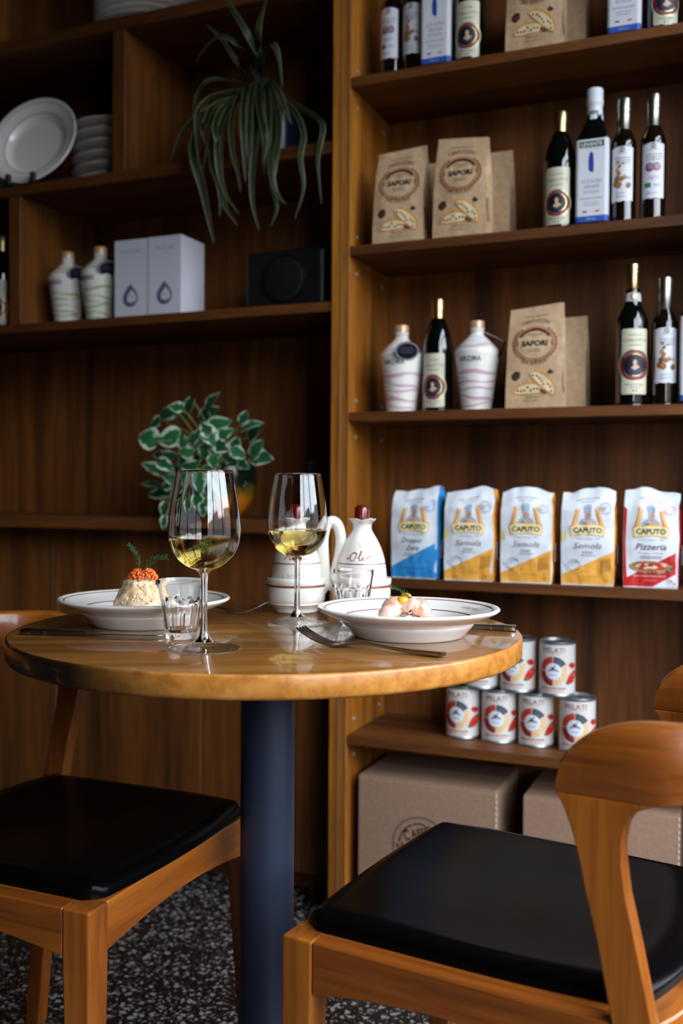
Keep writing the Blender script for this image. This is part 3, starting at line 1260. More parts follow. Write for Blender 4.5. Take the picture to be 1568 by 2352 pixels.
def kraft_bag(label, s, t, z, rz=0.0, seed=0, full=True, hs=1.0):
    front, side = kraft_fun(seed)
    loc, r = shelf_pos(s, t + KD / 2 + .004, z + .0003, rz)
    root = thing('biscuit_bag', label, 'biscuit bag', loc, r, 'kraft paper biscuit bags')
    m = MB()
    nu, nd, nv = 14, 8, 26
    rings = []
    for j in range(nv + 1):
        v = KH * j / nv
        rg = [front(-KW / 2 + KW * i / nu, v) for i in range(nu)]
        rg += [side(1, i / nd, v) for i in range(nd)]
        rg += [Vector((q.x, -q.y, q.z)) for q in (front(KW / 2 - KW * i / nu, v) for i in range(nu))]
        rg += [side(-1, 1 - i / nd, v) for i in range(nd)]
        rings.append(rg)
    m.loft(rings)
    m.build('paper_bag', 'kraft', root, smooth=True, angle=38)
    if full:
        if 'kraft' not in G:
            G['kraft'] = kraft_print()
        G['kraft'].build('printed_front', front, root, .007, .007)
        q = Print()
        lines(q, .5, .118, .42, 5, .005, .002, (120, 96, 76), 1, 31)
        bars(q, .3, .03, .4, .045, 9, (110, 88, 70), 1)
        q2 = Print()
        q2.rect(.3, .7, .10, .122, (150, 124, 98), 1)
        bars(q2, .32, .028, .40, .05, 9, (116, 92, 72), 1, .008)
        q2.rect(.38, .46, .138, .146, (60, 46, 40), 1)
        q2.build('printed_side', lambda u, v, o: side(1, u, v, o + .0006), root, .06, .008)
    root.scale = (1, 1, hs)
    return root


kraft_bag('kraft biscuit bag printed Sapori beside the post, left one of the pair', .119, .010, SH[1], .03, 1)
kraft_bag('kraft biscuit bag printed Sapori, taller right-hand one of the pair', .256, .004, SH[1], .02, 2, hs=1.03)
kraft_bag('kraft biscuit bag hidden behind the taller bag of the pair', .284, .095, SH[1], .02, 3, False)
kraft_bag('kraft biscuit bag hidden behind the left bag of the pair', .150, .100, SH[1], .05, 4, False, .97)
kraft_bag('kraft biscuit bag standing alone between dark bottles and white striped bottle', .414, .006, SH[2], .03, 5, hs=1.02)
kraft_bag('kraft biscuit bag half hidden, behind the one beside the white striped bottles', .446, .100, SH[2], .02, 6, False, .97)
kraft_bag('kraft biscuit bag on the topmost shelf, cut by the picture edge', .407, .004, SH[0], .02, 7, hs=1.02)
kraft_bag('kraft biscuit bag mostly hidden behind the topmost biscuit bag', .440, .095, SH[0], .0, 8, False)


# ---- bottles
def bottle_balsamic(root):
    body = sprof([(.0, .0), (.030, .0), (.0325, .003), (.033, .010), (.033, .070), (.033, .128), (.0318, .146), (.0265, .170), (.0185, .190), (.0135, .200), (.0125, .206), (.0125, .212), (.0, .212)], 3)
    m = MB()
    m.lathe(body, 40)
    m.build('glass_body', 'darkglass', root, smooth=True)
    c = MB()
    c.lathe([(0.0128, .198), (.0137, .199), (.0137, .213), (.0132, .2135), (.0132, .215), (.0143, .2155), (.0146, .238), (.0135, .2405), (0, .2405)], 32)
    c.build('cap', 'gold', root, smooth=True)
    medallion_label(root, body, .008, .122, .0255, .026, .0508)


def medallion_label(root, body, v0, v1, hw, R, cv):
    """cream label with a bulging round medallion"""
    p = Print()
    pts = []
    for k in range(13):
        a = rad(-60 + 120 * k / 12)
        pts.append((max(hw, (R + .0035) * cos(a)), cv + (R + .0035) * sin(a)))
    outline = [(hw - .003, v0), (hw, v0 + .003)] + pts + [(hw, v1 - .003), (hw - .003, v1)]
    p.poly(outline + [(-x, y) for x, y in reversed(outline)], 'creampaper', 0)
    p.ell(0, cv, R, R, (112, 26, 42), 1, n=36)
    p.ring(0, cv, R + .0008, R + .0008, .001, 'gold', 1, n=36)
    p.ell(0, cv, R * .74, R * .74, 'gold', 2, n=32)
    p.ell(0, cv, R * .69, R * .69, (14, 18, 30), 3, n=32)
    # portrait: hair, face, neck and shoulders, blue dress
    p.poly([(-.011 * R / .026, cv - .0125 * R / .026), (0, cv - .016 * R / .026), (.012 * R / .026, cv - .012 * R / .026), (.010 * R / .026, cv - .004 * R / .026), (0, cv - .010 * R / .026), (-.009 * R / .026, cv - .006 * R / .026)], (28, 44, 78), 4)
    p.poly([(-.008, cv - .006), (0, cv - .0105), (.009, cv - .004), (.003, cv), (.002, cv + .004), (-.0025, cv + .004), (-.003, cv - .001)], (206, 170, 140), 5)
    p.ell(-.0005, cv + .0065, .0048, .0062, (46, 30, 24), 5, n=16)
    p.ell(-.0004, cv + .0052, .0036, .0050, (212, 172, 144), 6, n=16)
    rr = R * .80
    p.text('GRAN DEPOSITO', 0, 0, R * .10, (206, 150, 160), 3, width=R * 1.5, arc=(0, cv, rr, 1))
    p.text('ACETO BALSAMICO DI MODENA', 0, 0, R * .08, (206, 150, 160), 3, width=R * 1.9, arc=(0, cv, rr + R * .09, -1))
    tp = v1 - (v1 - cv - R)
    y = cv + R
    p.text('CARLOTTA', 0, y + (v1 - y) * .38, .0056, (150, 84, 70), 1, width=hw * 1.72)
    p.text('ACETAIA', 0, y + (v1 - y) * .66, .0030, (70, 62, 52), 1, width=hw * .95)
    lines(p, 0, y + (v1 - y) * .2, hw * 1.1, 1, .003, .0016, (110, 104, 88), 1, 4)
    yb = cv - R
    p.text('Balsamic Vinegar', 0, v0 + (yb - v0) * .66, .0030, (70, 66, 56), 1, width=hw * 1.3)
    p.text('of Modena', 0, v0 + (yb - v0) * .46, .0026, (70, 66, 56), 1, width=hw * .7)
    p.ell(-.003, v0 + (yb - v0) * .26, .0018, .0018, (48, 110, 60), 1, n=10)
    p.ell(.003, v0 + (yb - v0) * .26, .0018, .0018, (196, 60, 48), 1, n=10)
    p.text('250 ml', hw * .66, v0 + (yb - v0) * .14, .0022, (120, 90, 80), 1)
    p.build('paper_label', round_front(body), root, .005, None)


def bottle_balsamic_tall(root):
    body = sprof([(.0, .0), (.028, .0), (.0305, .003), (.031, .010), (.031, .08), (.031, .155), (.0295, .172), (.0215, .190), (.0165, .200), (.0155, .212), (.0135, .226), (.0115, .232), (.0, .232)], 3)
    m = MB()
    m.lathe(body, 40)
    m.build('glass_body', 'darkglass', root, smooth=True)
    c = MB()
    c.lathe([(.0118, .226), (.0125, .227), (.0112, .250), (.0112, .262), (.0128, .2625), (.0128, .2665), (.0115, .267), (.0115, .269), (.0128, .2695), (.0125, .2795), (0, .280)], 28)
    c.build('cap', 'gold', root, smooth=True)
    k = Print()
    k.rect(-.020, .020, .206, .2225, (196, 192, 190), 0)
    k.ell(0, .2155, .0095, .0095, (196, 192, 190), 1, n=20)
    k.ell(0, .2155, .0078, .0078, (120, 46, 60), 2, n=20)
    k.ell(0, .2155, .0052, .0052, 'gold', 3, n=16)
    f0 = round_front([(r + .0004, z) for r, z in body])
    k.build('neck_label', lambda u, v, o: Vector(((rad_at(body, v) + .0006 + o) * sin(u / .0165), -(rad_at(body, v) + .0006 + o) * cos(u / .0165), v)), root, .004, .004)
    medallion_label(root, body, .022, .150, .0275, .0300, .0790)


def bottle_levante(root):
    w = .0315
    ch = .006

    def ring(h, z, c):
        return [(-h + c, -h, z), (h - c, -h, z), (h - c * .3, -h + c * .3, z), (h, -h + c, z), (h, h - c, z), (h - c * .3, h - c * .3, z), (h - c, h, z), (-h + c, h, z), (-h + c * .3, h - c * .3, z), (-h, h - c, z), (-h, -h + c, z), (-h + c * .3, -h + c * .3, z)]
    m = MB()
    m.loft([ring(w - .003, 0, ch), ring(w, .004, ch), ring(w, .160, ch), ring(w * .97, .172, ch), ring(w * .82, .190, .009), ring(w * .60, .206, .010), ring(.0150, .214, .0070), ring(.0145, .222, .0068)])
    m.build('glass_body', 'darkglass', root, smooth=True, angle=55)
    c = MB()
    c.lathe([(.0150, .212), (.0168, .2125), (.0152, .232), (.0152, .243), (.0170, .2455), (.0170, .254), (.0160, .256), (.0162, .272), (.0150, .2755), (0, .276)], 32)
    cap = c.build('cap', 'whitecap', root, smooth=True)
    q = Print()
    q.rect(-.010, .010, .223, .229, (22, 70, 52), 1)
    q.text('LEVANTE', 0, .2245, .003, (220, 226, 224), 2, bold=.01, width=.017)
    q.build('cap_print', lambda u, v, o: Vector(((.0163 + o) * sin(u / .016), -(.0163 + o) * cos(u / .016), v)), cap, .004, None)
    p = Print()
    h = w - .0035
    ext = .018
    p.rect(-h - ext, h + ext, .006, .168, 'labelpaper', 0)
    p.rect(-h - ext, h + ext, .006, .0175, (46, 84, 170), 1)
    p.text('500 ml e', 0, .0095, .0040, (190, 206, 232), 2, width=.018)
    p.rect(-.024, .024, .152, .1645, (24, 70, 52), 1)
    p.text('LEVANTE', 0, .1545, .0076, (222, 228, 226), 2, bold=.02, width=.040)
    lines(p, 0, .148, .030, 1, .003, .0016, (170, 170, 176), 1, 5)
    p.poly([(-.002, .144), (.003, .140), (.0045, .118), (.0035, .102), (-.002, .104), (-.0055, .107), (-.0065, .125), (-.0045, .138)], (40, 62, 150), 1)
    for k, (s, y, ww) in enumerate((('OLIO EXTRA', .0820, .040), ('VERGINE', .0715, .031), ('DI OLIVA', .0610, .030))):
        p.text(s, 0, y, .0070, (140, 134, 148), 1, width=ww)
    p.text('FRUTTATO LEGGERO', 0, .0500, .0036, (70, 70, 84), 1, width=.042)
    lines(p, 0, .0425, .032, 2, .005, .0022, (168, 164, 174), 1, 6)
    p.rect(-.017, -.008, .0245, .0275, (44, 58, 56), 1)
    p.rect(.007, .016, .0245, .0275, (196, 62, 60), 1)

    def mp(u, v, o):
        hh = w + .0002 + o
        fl = w - .0055
        if abs(u) <= fl:
            return Vector((u, -hh, v))
        e = abs(u) - fl
        sg = 1 if u > 0 else -1
        L0 = .0094
        if e <= L0:                       # round the corner
            a = e / L0 * PI / 2
            rr = .006 + o
            return Vector((sg * (w - .006 + rr * sin(a)), -(w - .006 + rr * cos(a)), v))
        return Vector((sg * hh, -(w - .006) + (e - L0), v))
    p.build('paper_label', mp, root, .003, None)
    # tooth-edged seam down the right of the label
    q = Print()
    for k in range(34):
        y = .008 + k * .0047
        q.poly([(.0300, y), (.0314, y + .0012), (.0300, y + .0024)], (60, 60, 74), 1)
    q.build('label_seam', mp, root, None, None)


def slim_bottle(root, kind):
    body = sprof([(.0, .0), (.0225, .0), (.0242, .003), (.0245, .010), (.0245, .08), (.0245, .150), (.0230, .164), (.0165, .180), (.0125, .190), (.0120, .2), (.0, .2)], 3)
    m = MB()
    m.lathe(body, 36)
    m.build('glass_body', 'amberglass', root, smooth=True)
    c = MB()
    c.lathe([(.0128, .186), (.0136, .187), (.0136, .218), (.0128, .2185), (.0128, .2205), (.0142, .221), (.0142, .228), (.0134, .2285), (.0134, .2305), (.0142, .231), (.0142, .246), (.0132, .2485), (0, .249)], 30)
    c.build('cap', 'silver', root, smooth=True)
    p = Print()
    hw = .0225
    top = [(-hw + 2 * hw * k / 10, .1465 + .003 * (1 - (1 - k / 5) ** 2)) for k in range(11)]
    bot = [(hw - 2 * hw * k / 10, .0425 + .001 * sin(k * 1.9)) for k in range(11)]
    if kind == 'garlic':
        p.poly([(x * 1.04, y + (.0012 if y > .1 else -.0012)) for x, y in top + bot], (120, 70, 116), 0)
    p.poly(top + bot, 'labelpaper', 1)
    p.ell(0, .1435, .0052, .0052, (92, 104, 108), 2, n=18)
    p.ell(0, .1435, .0036, .0036, (178, 186, 190), 3, n=14)
    p.rect(-.0006, .0006, .1405, .1465, (60, 72, 76), 4)
    lines(p, 0, .1355, .018, 1, .003, .003, (196, 168, 130), 2, 3)
    lines(p, .001, .126, .034, 3, .005, .0017, (120, 116, 122), 2, 8)
    rnd = random.Random(9)
    if kind == 'garlic':
        p.stroke([(0, .112), (.001, .118), (-.001, .122)], .0014, (150, 130, 130), 2)
        p.ell(-.0065, .1025, .0085, .0092, (110, 84, 92), 2, n=18)
        p.ell(.0065, .1030, .0078, .0085, (126, 96, 106), 3, n=18)
        p.ell(-.0050, .1040, .0052, .0066, (152, 120, 134), 4, n=14)
        p.ell(.0072, .1035, .0048, .0062, (172, 130, 156), 4, n=14)
        p.text('Aglio', 0, .0795, .0085, (178, 120, 160), 2, shear=.25, width=.022)
        p.rect(-.016, -.004, .0635, .0725, (34, 128, 62), 2)
        p.text('BIO', .008, .0645, .0062, (110, 110, 116), 2, width=.013)
        p.text('250 ml e', -.002, .0505, .0048, (110, 106, 116), 2, width=.022)
    else:
        for (x, y, r) in ((-.008, .119, .0024), (.002, .116, .0028), (-.005, .111, .0036), (-.009, .104, .0046), (-.006, .097, .0050), (-.010, .088, .0056), (-.002, .086, .0062), (.004, .089, .0050), (-.0125, .078, .0072), (-.006, .074, .0066), (.0125, .073, .0062)):
            c0 = rnd.choice([(150, 104, 48), (120, 78, 38), (176, 132, 78)])
            p.ell(x, y, r, r * .85, c0, 2 + rnd.randint(0, 1), rot=rnd.uniform(0, 90), n=12)
            p.ell(x - r * .2, y + r * .2, r * .5, r * .4, tuple(min(255, int(q * 1.25)) for q in c0), 4, n=9)
        p.text('Tartufo', .004, .0855, .0062, (110, 96, 92), 5, width=.026)
        p.text('250 ml e', -.002, .0500, .0045, (110, 106, 112), 2, width=.020)
        lines(p, -.002, .0575, .022, 1, .003, .0018, (150, 146, 150), 2, 4)
    p.build('paper_label', round_front(body), root, .005, None)


AR = sprof([(.0, .0), (.031, .0), (.0325, .0025), (.036, .030), (.0415, .070), (.0468, .108), (.0482, .120), (.0468, .1265), (.0380, .137), (.0250, .150), (.0170, .1575), (.0148, .162), (.0145, .168), (.0160, .170), (.0160, .1725), (.0120, .1735), (.0, .1735)], 3)


def aroma_bottle(root, stripe, word, tag_a, seed):
    m = MB()
    m.lathe(AR, 48)
    m.build('ceramic_body', 'ceramic', root, smooth=True)
    c = MB()
    c.lathe([(.0145, .1736), (.0158, .174), (.0158, .187), (.0150, .1885), (0, .1888)], 28)
    c.build('cap', 'copper', root, smooth=True)
    rnd = random.Random(seed)
    p = Print()
    bands = [(.010, .0035), (.026, .0065), (.044, .004), (.058, .0045), (.078, .0075), (.133, .004)] if stripe[0] > stripe[1] else [(.009, .003), (.023, .0045), (.036, .004), (.050, .003), (.062, .0045), (.079, .0055), (.131, .0035), (.143, .0025)]
    for z, w in bands:
        a = rnd.uniform(-.10, .10)
        ph = rnd.uniform(0, 6)
        pts = [(-.075 + .150 * k / 18, z + a * (-.075 + .150 * k / 18) * (.5 if z > .12 else 1) + .0018 * sin(ph + k * .6)) for k in range(19)]
        p.stroke(pts, [w * (.45 + .75 * abs(sin(ph + k * .23))) for k in range(19)], stripe, 0)
        if rnd.random() < .6 and z < .1:
            pts = [(-.075 + .150 * k / 18, z + .006 - .12 * (-.075 + .150 * k / 18)) for k in range(9)]
            p.stroke(pts, [w * (.7 - .06 * k) for k in range(9)], stripe, 0)
    p.text(word, -.004, .1010, .0100, (84, 84, 96), 1, bold=.03, space=1.15, width=.050)
    lines(p, -.004, .0985, .018, 1, .003, .0014, (150, 150, 160), 1, 3)
    p.build('painted_stripes', round_front(AR), root, .005, .005)
    # black oval hang tag on a cord
    tg = MB()
    c0 = Vector((0, 0, 0))
    rr, tilt, dist = tag_a
    ax = Vector((sin(rr), -cos(rr), 0))
    tn = Vector((cos(rr), sin(rr), 0))
    cen = ax * dist + Vector((0, 0, .127))
    nrm = (ax * cos(tilt) + Vector((0, 0, sin(tilt)))).normalized()
    up = tn.cross(nrm).normalized()
    if up.z < 0:
        up = -up
    def ov(a, k, off):
        return cen + nrm * off + tn * (.0265 * k * cos(a)) + up * (.0200 * k * sin(a))
    n = 28
    outer = [tg._p(ov(2 * PI * i / n, 1, .0010)) for i in range(n)]
    ob = [tg._p(ov(2 * PI * i / n, 1, -.0006)) for i in range(n)]
    tg.f.append(tuple(outer)); tg.m.append(0)
    tg.f.append(tuple(reversed(ob))); tg.m.append(0)
    for i in range(n):
        j = (i + 1) % n
        tg.f.append((outer[i], outer[j], ob[j], ob[i])); tg.m.append(0)
    for i in range(n):
        j = (i + 1) % n
        q = [tg._p(ov(2 * PI * x / n, k, .0014)) for x, k in ((i, .96), (j, .96), (j, .86), (i, .86))]
        tg.f.append(tuple(q)); tg.m.append(1)
    for k, w in ((.28, .5), (.02, .62), (-.24, .5)):
        q = [tg._p(cen + nrm * .0013 + tn * (.0265 * w * sx) + up * (.0200 * (k + d))) for sx, d in ((-1, 0), (1, 0), (1, .12), (-1, .12))]
        tg.f.append(tuple(q)); tg.m.append(2)
    tagob = tg.build('hang_tag', ['blackgloss', ink(150, 146, 170), ink(60, 58, 84)], root)
    tagob['label'] = 'black oval hang tag'
    co = MB()
    st = ax * .0150 + Vector((0, 0, .166))
    en = cen + up * .018 + nrm * .0012
    co.tube([st, (st + en) / 2 + ax * .002, en], .0006, 6)
    for k in range(1):
        ringp = [(.0156 * cos(2 * PI * i / 24), .0156 * sin(2 * PI * i / 24), .1655) for i in range(25)]
        co.tube(ringp, .0007, 6)
    co.build('cord', ink(206, 200, 196), root, smooth=True)


def make(name, label, cat, builder, s, t, z, rz, group, *a):
    loc, r = shelf_pos(s, t, z + .0003, rz)
    root = thing(name, label, cat, loc, r, group)
    builder(root, *a)
    return root


def again(root, s, t, z, rz, label):
    loc, r = shelf_pos(s, t, z + .0003, rz)
    return dup(root, loc, r, label)


GB = 'balsamic vinegar bottles'
b1 = make('vinegar_bottle', 'balsamic vinegar bottle with gold cap left of the white-capped oil bottle', 'bottle', bottle_balsamic, .456, .052, SH[1], 0, GB)
again(b1, .197, .060, SH[2], .0, 'balsamic vinegar bottle standing between the two white and pink bottles')
again(b1, .266, .046, SH[0], .1, 'balsamic vinegar bottle on the top shelf left of the biscuit bag')
again(b1, .650, .050, SH[0], .35, 'balsamic vinegar bottle on the top shelf right of the white-labelled oil bottle')
again(b1, .722, .050, SH[0], .3, 'balsamic vinegar bottle cut by the right edge of the picture, top shelf')
again(b1, -.985, .055, LS[2], .25, 'balsamic vinegar bottle cut by the left edge of the picture')
make('vinegar_bottle', 'long-necked vinegar bottle with gold neck foil and round collar label', 'bottle', bottle_balsamic_tall, .602, .048, SH[2], .32, GB)
GL = 'square olive oil bottles'
l1 = make('olive_oil_bottle', 'square dark oil bottle with tall white cap and Levante label', 'bottle', bottle_levante, .524, .048, SH[1], .0, GL)
again(l1, .1985, .046, SH[0], .0, 'white-labelled oil bottle on the top shelf beside the cream-labelled vinegar')
again(l1, .582, .046, SH[0], .0, 'white-labelled oil bottle on the top shelf right of the biscuit bag')
again(l1, .726, .046, SH[2], .0, 'white-labelled oil bottle cut by the right edge beside the slim bottle')
GS = 'slim flavoured oil bottles'
g1 = make('flavoured_oil_bottle', 'slim oil bottle with garlic label and purple edge, silver cap', 'bottle', slim_bottle, .637, .050, SH[1], .12, GS, 'garlic')
again(g1, .086, .060, SH[0], .0, 'slim garlic oil bottle on the top shelf next to the post')
t1 = make('flavoured_oil_bottle', 'slim truffle oil bottle between the square oil bottle and garlic oil', 'bottle', slim_bottle, .581, .050, SH[1], .0, GS, 'truffle')
again(t1, .139, .056, SH[0], .0, 'slim truffle oil bottle on the top shelf, second from the post')
again(t1, .664, .046, SH[2], .25, 'slim truffle oil bottle right of the long-necked vinegar bottle')
GA = 'white ceramic oil bottles'
make('ceramic_bottle', 'white ceramic bottle with pink stripes and black tag in front, beside post', 'bottle', aroma_bottle, .116, .055, SH[2], .05, GA, (196, 158, 178), 'AROMA', (.50, -.42, .0565), 1)
make('ceramic_bottle', 'white ceramic bottle with pink stripes printed Aroma, left of biscuit bag', 'bottle', aroma_bottle, .284, .055, SH[2], .03, GA, (196, 158, 178), 'AROMA', (1.75, -.35, .0520), 2)
make('ceramic_bottle', 'white ceramic bottle with green stripes, nearer the divider', 'bottle', aroma_bottle, -.800, .085, LS[2], -.10, GA, (160, 178, 104), 'HERBS', (1.25, -.45, .0520), 3)
make('ceramic_bottle', 'white ceramic bottle with green stripes beside the white cartons', 'bottle', aroma_bottle, -.688, .070, LS[2], -.15, GA, (160, 178, 104), 'HERBS', (1.15, -.45, .0520), 4)


# ---- tins of peeled tomatoes
def tin(root):
    R, H = .0372, .1120
    prof = [(0, .0015), (R - .003, .0015), (R - .0022, 0), (R - .0004, 0), (R + .0004, .0012), (R + .0002, .0035), (R - .0008, .005), (R - .0008, H - .005), (R + .0002, H - .0035), (R + .0004, H - .0012), (R - .0004, H), (R - .0022, H), (R - .003, H - .0045), (R - .008, H - .0035), (R - .012, H - .0045), (0, H - .0040)]
    m = MB()
    m.lathe(prof, 48)
    m.build('can', 'tin', root, smooth=True, angle=35)
    body = [(R - .0004, 0), (R - .0004, H)]
    p = Print()
    hw = PI * R * .98
    p.rect(-hw, hw, .0055, H - .0055, 'canpaper', 0)
    p.text('PELATI', -.001, .0905, .0108, (138, 48, 40), 1, width=.044, bold=.008)
    lines(p, .002, .0870, .030, 1, .003, .0014, (190, 150, 140), 1, 3)
    cx, cy, ro, ri = -.002, .052, .0305, .0165
    w = ro - ri

    def sector(a0, a1, col):
        p.ring(cx, cy, ro, ro, w, col, 1, a0, a1, 14)
    sector(92, 178, (190, 62, 40))
    sector(182, 268, (142, 26, 32))
    sector(30, 88, (44, 50, 64))
    sector(-88, 26, (226, 196, 148))
    for k in range(5):
        p.ring(cx, cy, ro - .003 - .002 * k, ro - .003 - .002 * k, .0007, (120, 124, 136), 2, 36, 80, 8)
    rnd = random.Random(3)
    for k in range(20):
        a = rad(rnd.uniform(-84, 20))
        r = rnd.uniform(ri + .003, ro - .002)
        p.ell(cx + r * cos(a), cy + r * sin(a), .0014, .0008, (206, 160, 104), 2, rot=rnd.uniform(0, 180), n=7)
    p.text('POMODORI', 0, 0, .003, (226, 150, 120), 2, width=.020, arc=(cx, cy, .0225, -1), rot=0)
    p.ell(cx, cy, .0170, .0170, (222, 226, 236), 2, n=28)
    # running rider emblem
    dk = (28, 40, 48)
    p.stroke([(-.0135, .0500), (-.0075, .0545), (-.002, .0555), (.004, .0545), (.0100, .0515)], [.0008, .0028, .0036, .0030, .0010], dk, 3, 4)
    p.stroke([(-.0065, .0555), (-.004, .0600), (-.0015, .0570)], [.001, .003, .001], dk, 3, 3)
    p.stroke([(-.002, .0560), (.0015, .0625), (.0022, .0655)], [.0026, .0022, .0010], dk, 3, 3)
    p.stroke([(.000, .0580), (-.006, .0630)], [.0012, .0006], dk, 3)
    p.text('ALCE NERO', -.002, .0430, .0026, (60, 70, 84), 3, width=.0175)
    # tomatoes at the right
    p.ell(.042, .0635, .0110, .0062, (196, 44, 30), 1, rot=-12, n=18)
    p.ell(.0415, .039, .0185, .0098, (200, 40, 26), 1, rot=40, n=22)
    p.ell(.0450, .044, .0060, .0022, (230, 120, 96), 2, rot=42, n=10)
    p.ell(.0285, .0280, .0045, .0034, (50, 96, 44), 2, n=9)
    lines(p, -.002, .0150, .058, 1, .004, .0034, (178, 96, 92), 1, 5)
    lines(p, -.002, .0100, .044, 1, .004, .0018, (196, 130, 124), 1, 6)
    p.rect(-hw, hw, .0056, .0066, (206, 210, 206), 1)
    p.rect(-.056, -.051, .096, .104, (40, 40, 48), 1)
    p.build('paper_label', round_front(body), root, .004, None)


TINS = [(.247, .108, 0, -.10, 'tomato tin at the left end of the lower row'),
        (.328, .104, 0, .12, 'tomato tin second from the left in the lower row'),
        (.409, .102, 0, .02, 'tomato tin third from the left in the lower row'),
        (.497, .090, 0, .10, 'tomato tin at the right end of the lower row, behind the chair back'),
        (.2875, .106, 1, .0, 'tomato tin in the upper row almost hidden behind the table edge'),
        (.3685, .103, 1, -.12, 'tomato tin in the upper row partly covered by the table edge'),
        (.4530, .096, 1, .02, 'tomato tin standing clear at the right end of the upper row')]
first = None
for s, t, lv, rz, lab in TINS:
    z = SH[4] + lv * .1123
    if first is None:
        first = make('food_tin', lab, 'tin', tin, s, t, z, rz, 'tins of peeled tomatoes')
    else:
        again(first, s, t, z, rz, lab)


# ---- cardboard boxes on the floor of the bookcase
def carton(label, s0, s1, t0, rz, logo, h=.275):
    w, d = s1 - s0, .20
    loc, r = shelf_pos((s0 + s1) / 2, t0 + d / 2, .0453, rz)
    root = thing('cardboard_box', label, 'box', loc, r, 'cardboard boxes')
    m = MB()
    m.box(-w / 2, w / 2, -d / 2, d / 2, 0, h)
    m.build('carton', 'card', root, bevel=.0025, seg=2)
    # top flaps with torn, perforated front edge
    for a, b in ((-d / 2 + .001, -.001), (.001, d / 2 - .001)):
        f = MB()
        f.box(-w / 2 + .001, w / 2 - .001, a, b, h + .0001, h + .0032)
        f.build('flap', 'card', root, bevel=.0008, seg=1)
    pf = MB()
    rnd = random.Random(int(s0 * 1000))
    n = 22
    for k in range(n):
        z = h * (k + .25) / n
        pf.box(w / 2 - .0022, w / 2 + .0012, -d / 2 - .0012, -d / 2 + .0022, z, z + h / n * rnd.uniform(.45, .6))
    pf.build('perforated_edge', ink(206, 186, 168), root)
    if logo:
        p = Print()
        cx, cz = -.010, .140
        k1, k2 = (96, 78, 66), (38, 30, 28)
        p.ring(cx, cz, .064, .064, .0032, k1, 1, n=48)
        p.ring(cx, cz, .0500, .0500, .0032, k2, 1, 100, 160, 16)
        p.ring(cx, cz, .0500, .0500, .0032, k2, 1, 64, 96, 10)
        p.ring(cx, cz, .0500, .0500, .0032, k2, 1, 40, 56, 6)
        p.ring(cx, cz, .0500, .0500, .0032, k2, 1, 205, 335, 30)
        p.text('C', cx - .0250, cz + .0165, .0240, k2, 1, bold=.02, width=.013)
        p.text('AFF\u00c8', cx + .0065, cz + .0200, .0180, k2, 1, bold=.02, width=.042, rot=3)
        p.text('V', cx - .0460, cz - .0150, .0290, k2, 1, bold=.03, width=.018)
        p.text('ERGNANO', cx + .012, cz - .0110, .0200, k2, 1, bold=.03, width=.088, rot=1)
        p.text('1882', cx, cz - .0400, .0150, k2, 1, bold=.02, width=.036)
        ca, sa = cos(rad(15)), sin(rad(15))
        p.build('printed_logo', lambda u, v, o: Vector((cx + (u - cx) * ca - (v - cz) * sa, -d / 2 - o, cz + (u - cx) * sa + (v - cz) * ca)), root)
    return root


carton('cardboard box with round Caffe Vergnano logo beside the post', .036, .345, .020, .0, True)
carton('plain cardboard box behind the nearer chair, right of the printed box', .400, .706, .022, .0, False)

# ------------------------------------------------------------------ table
TC = Vector((-.1042, 1.4284, 0))
TZ = .75
TR = .36


def table():
    root = thing('bistro_table', 'round bistro table with thick honey wood top on one dark blue column', 'table', TC, .12)
    m = MB()
    n = 128
    prof = [(0, TZ), (TR - .0035, TZ), (TR - .001, TZ - .0008), (TR, TZ - .003), (TR, TZ - .024), (TR - .0015, TZ - .0275), (TR - .005, TZ - .029), (0, TZ - .029)]
    rings = m.lathe(prof, n)
    fi = 0
    for k in range(len(prof) - 1):
        for _ in range(n):
            m.m[fi] = 0 if k == 0 else 1
            fi += 1
    m.build('table_top', ['top', 'edge'], root, smooth=True, angle=50)
    c = MB()
    c.lathe([(0, .015), (.0388, .015), (.0388, .716), (0, .716)], 64)
    c.build('column', 'pole', root, smooth=True)
    f = MB()
    f.lathe([(0, .716), (.11, .716), (.11, .7208), (0, .7208)], 48)
    f.build('mounting_plate', 'pole', root, smooth=True)
    b = MB()
    b.lathe([(0, 0), (.218, 0), (.22, .002), (.22, .008), (.216, .011), (.06, .016), (.05, .018), (0, .018)], 64)
    b.build('base_plate', 'pole', root, smooth=True)


table()

# ------------------------------------------------------------------ things on the table


def plate_mesh():
    m = MB()
    # outside (foot, bulge, waist, flared rim) then the inside back to the centre
    out = [(0, .003), (.066, .003), (.0705, .0005), (.0735, 0), (.0765, .0012), (.0820, .0075), (.0885, .0150), (.0905, .0185), (.0905, .0205), (.0945, .0222), (.110, .0285), (.1205, .0335), (.1248, .0365), (.1255, .0385), (.1238, .0402)]
    ins = [(.1205, .0402), (.112, .0362), (.100, .0312), (.0905, .0270), (.086, .0235), (.0810, .0165), (.074, .0115), (.062, .0100), (0, .0095)]
    prof = sprof(out, 3)[:-1] + sprof([out[-1]] + ins, 3)
    m.lathe(prof, 96)
    return m.mesh('plate', 'plate', smooth=True, angle=75), prof


PLATE_ME, PLATE_PROF = plate_mesh()


def ring_band(r0, r1, lift=.00035):
    inner = PLATE_PROF[[i for i, q in enumerate(PLATE_PROF) if q[1] == max(z for _, z in PLATE_PROF)][0]:]
    pts = sorted(inner)

    def z_at(r):
        for (a, za), (b, zb) in zip(pts, pts[1:]):
            if a <= r <= b and b > a:
                return za + (zb - za) * (r - a) / (b - a)
        return pts[-1][1]
    m = MB()
    m.lathe([(r0, z_at(r0) + lift), ((r0 + r1) / 2, z_at((r0 + r1) / 2) + lift), (r1, z_at(r1) + lift)], 96)
    return m, z_at


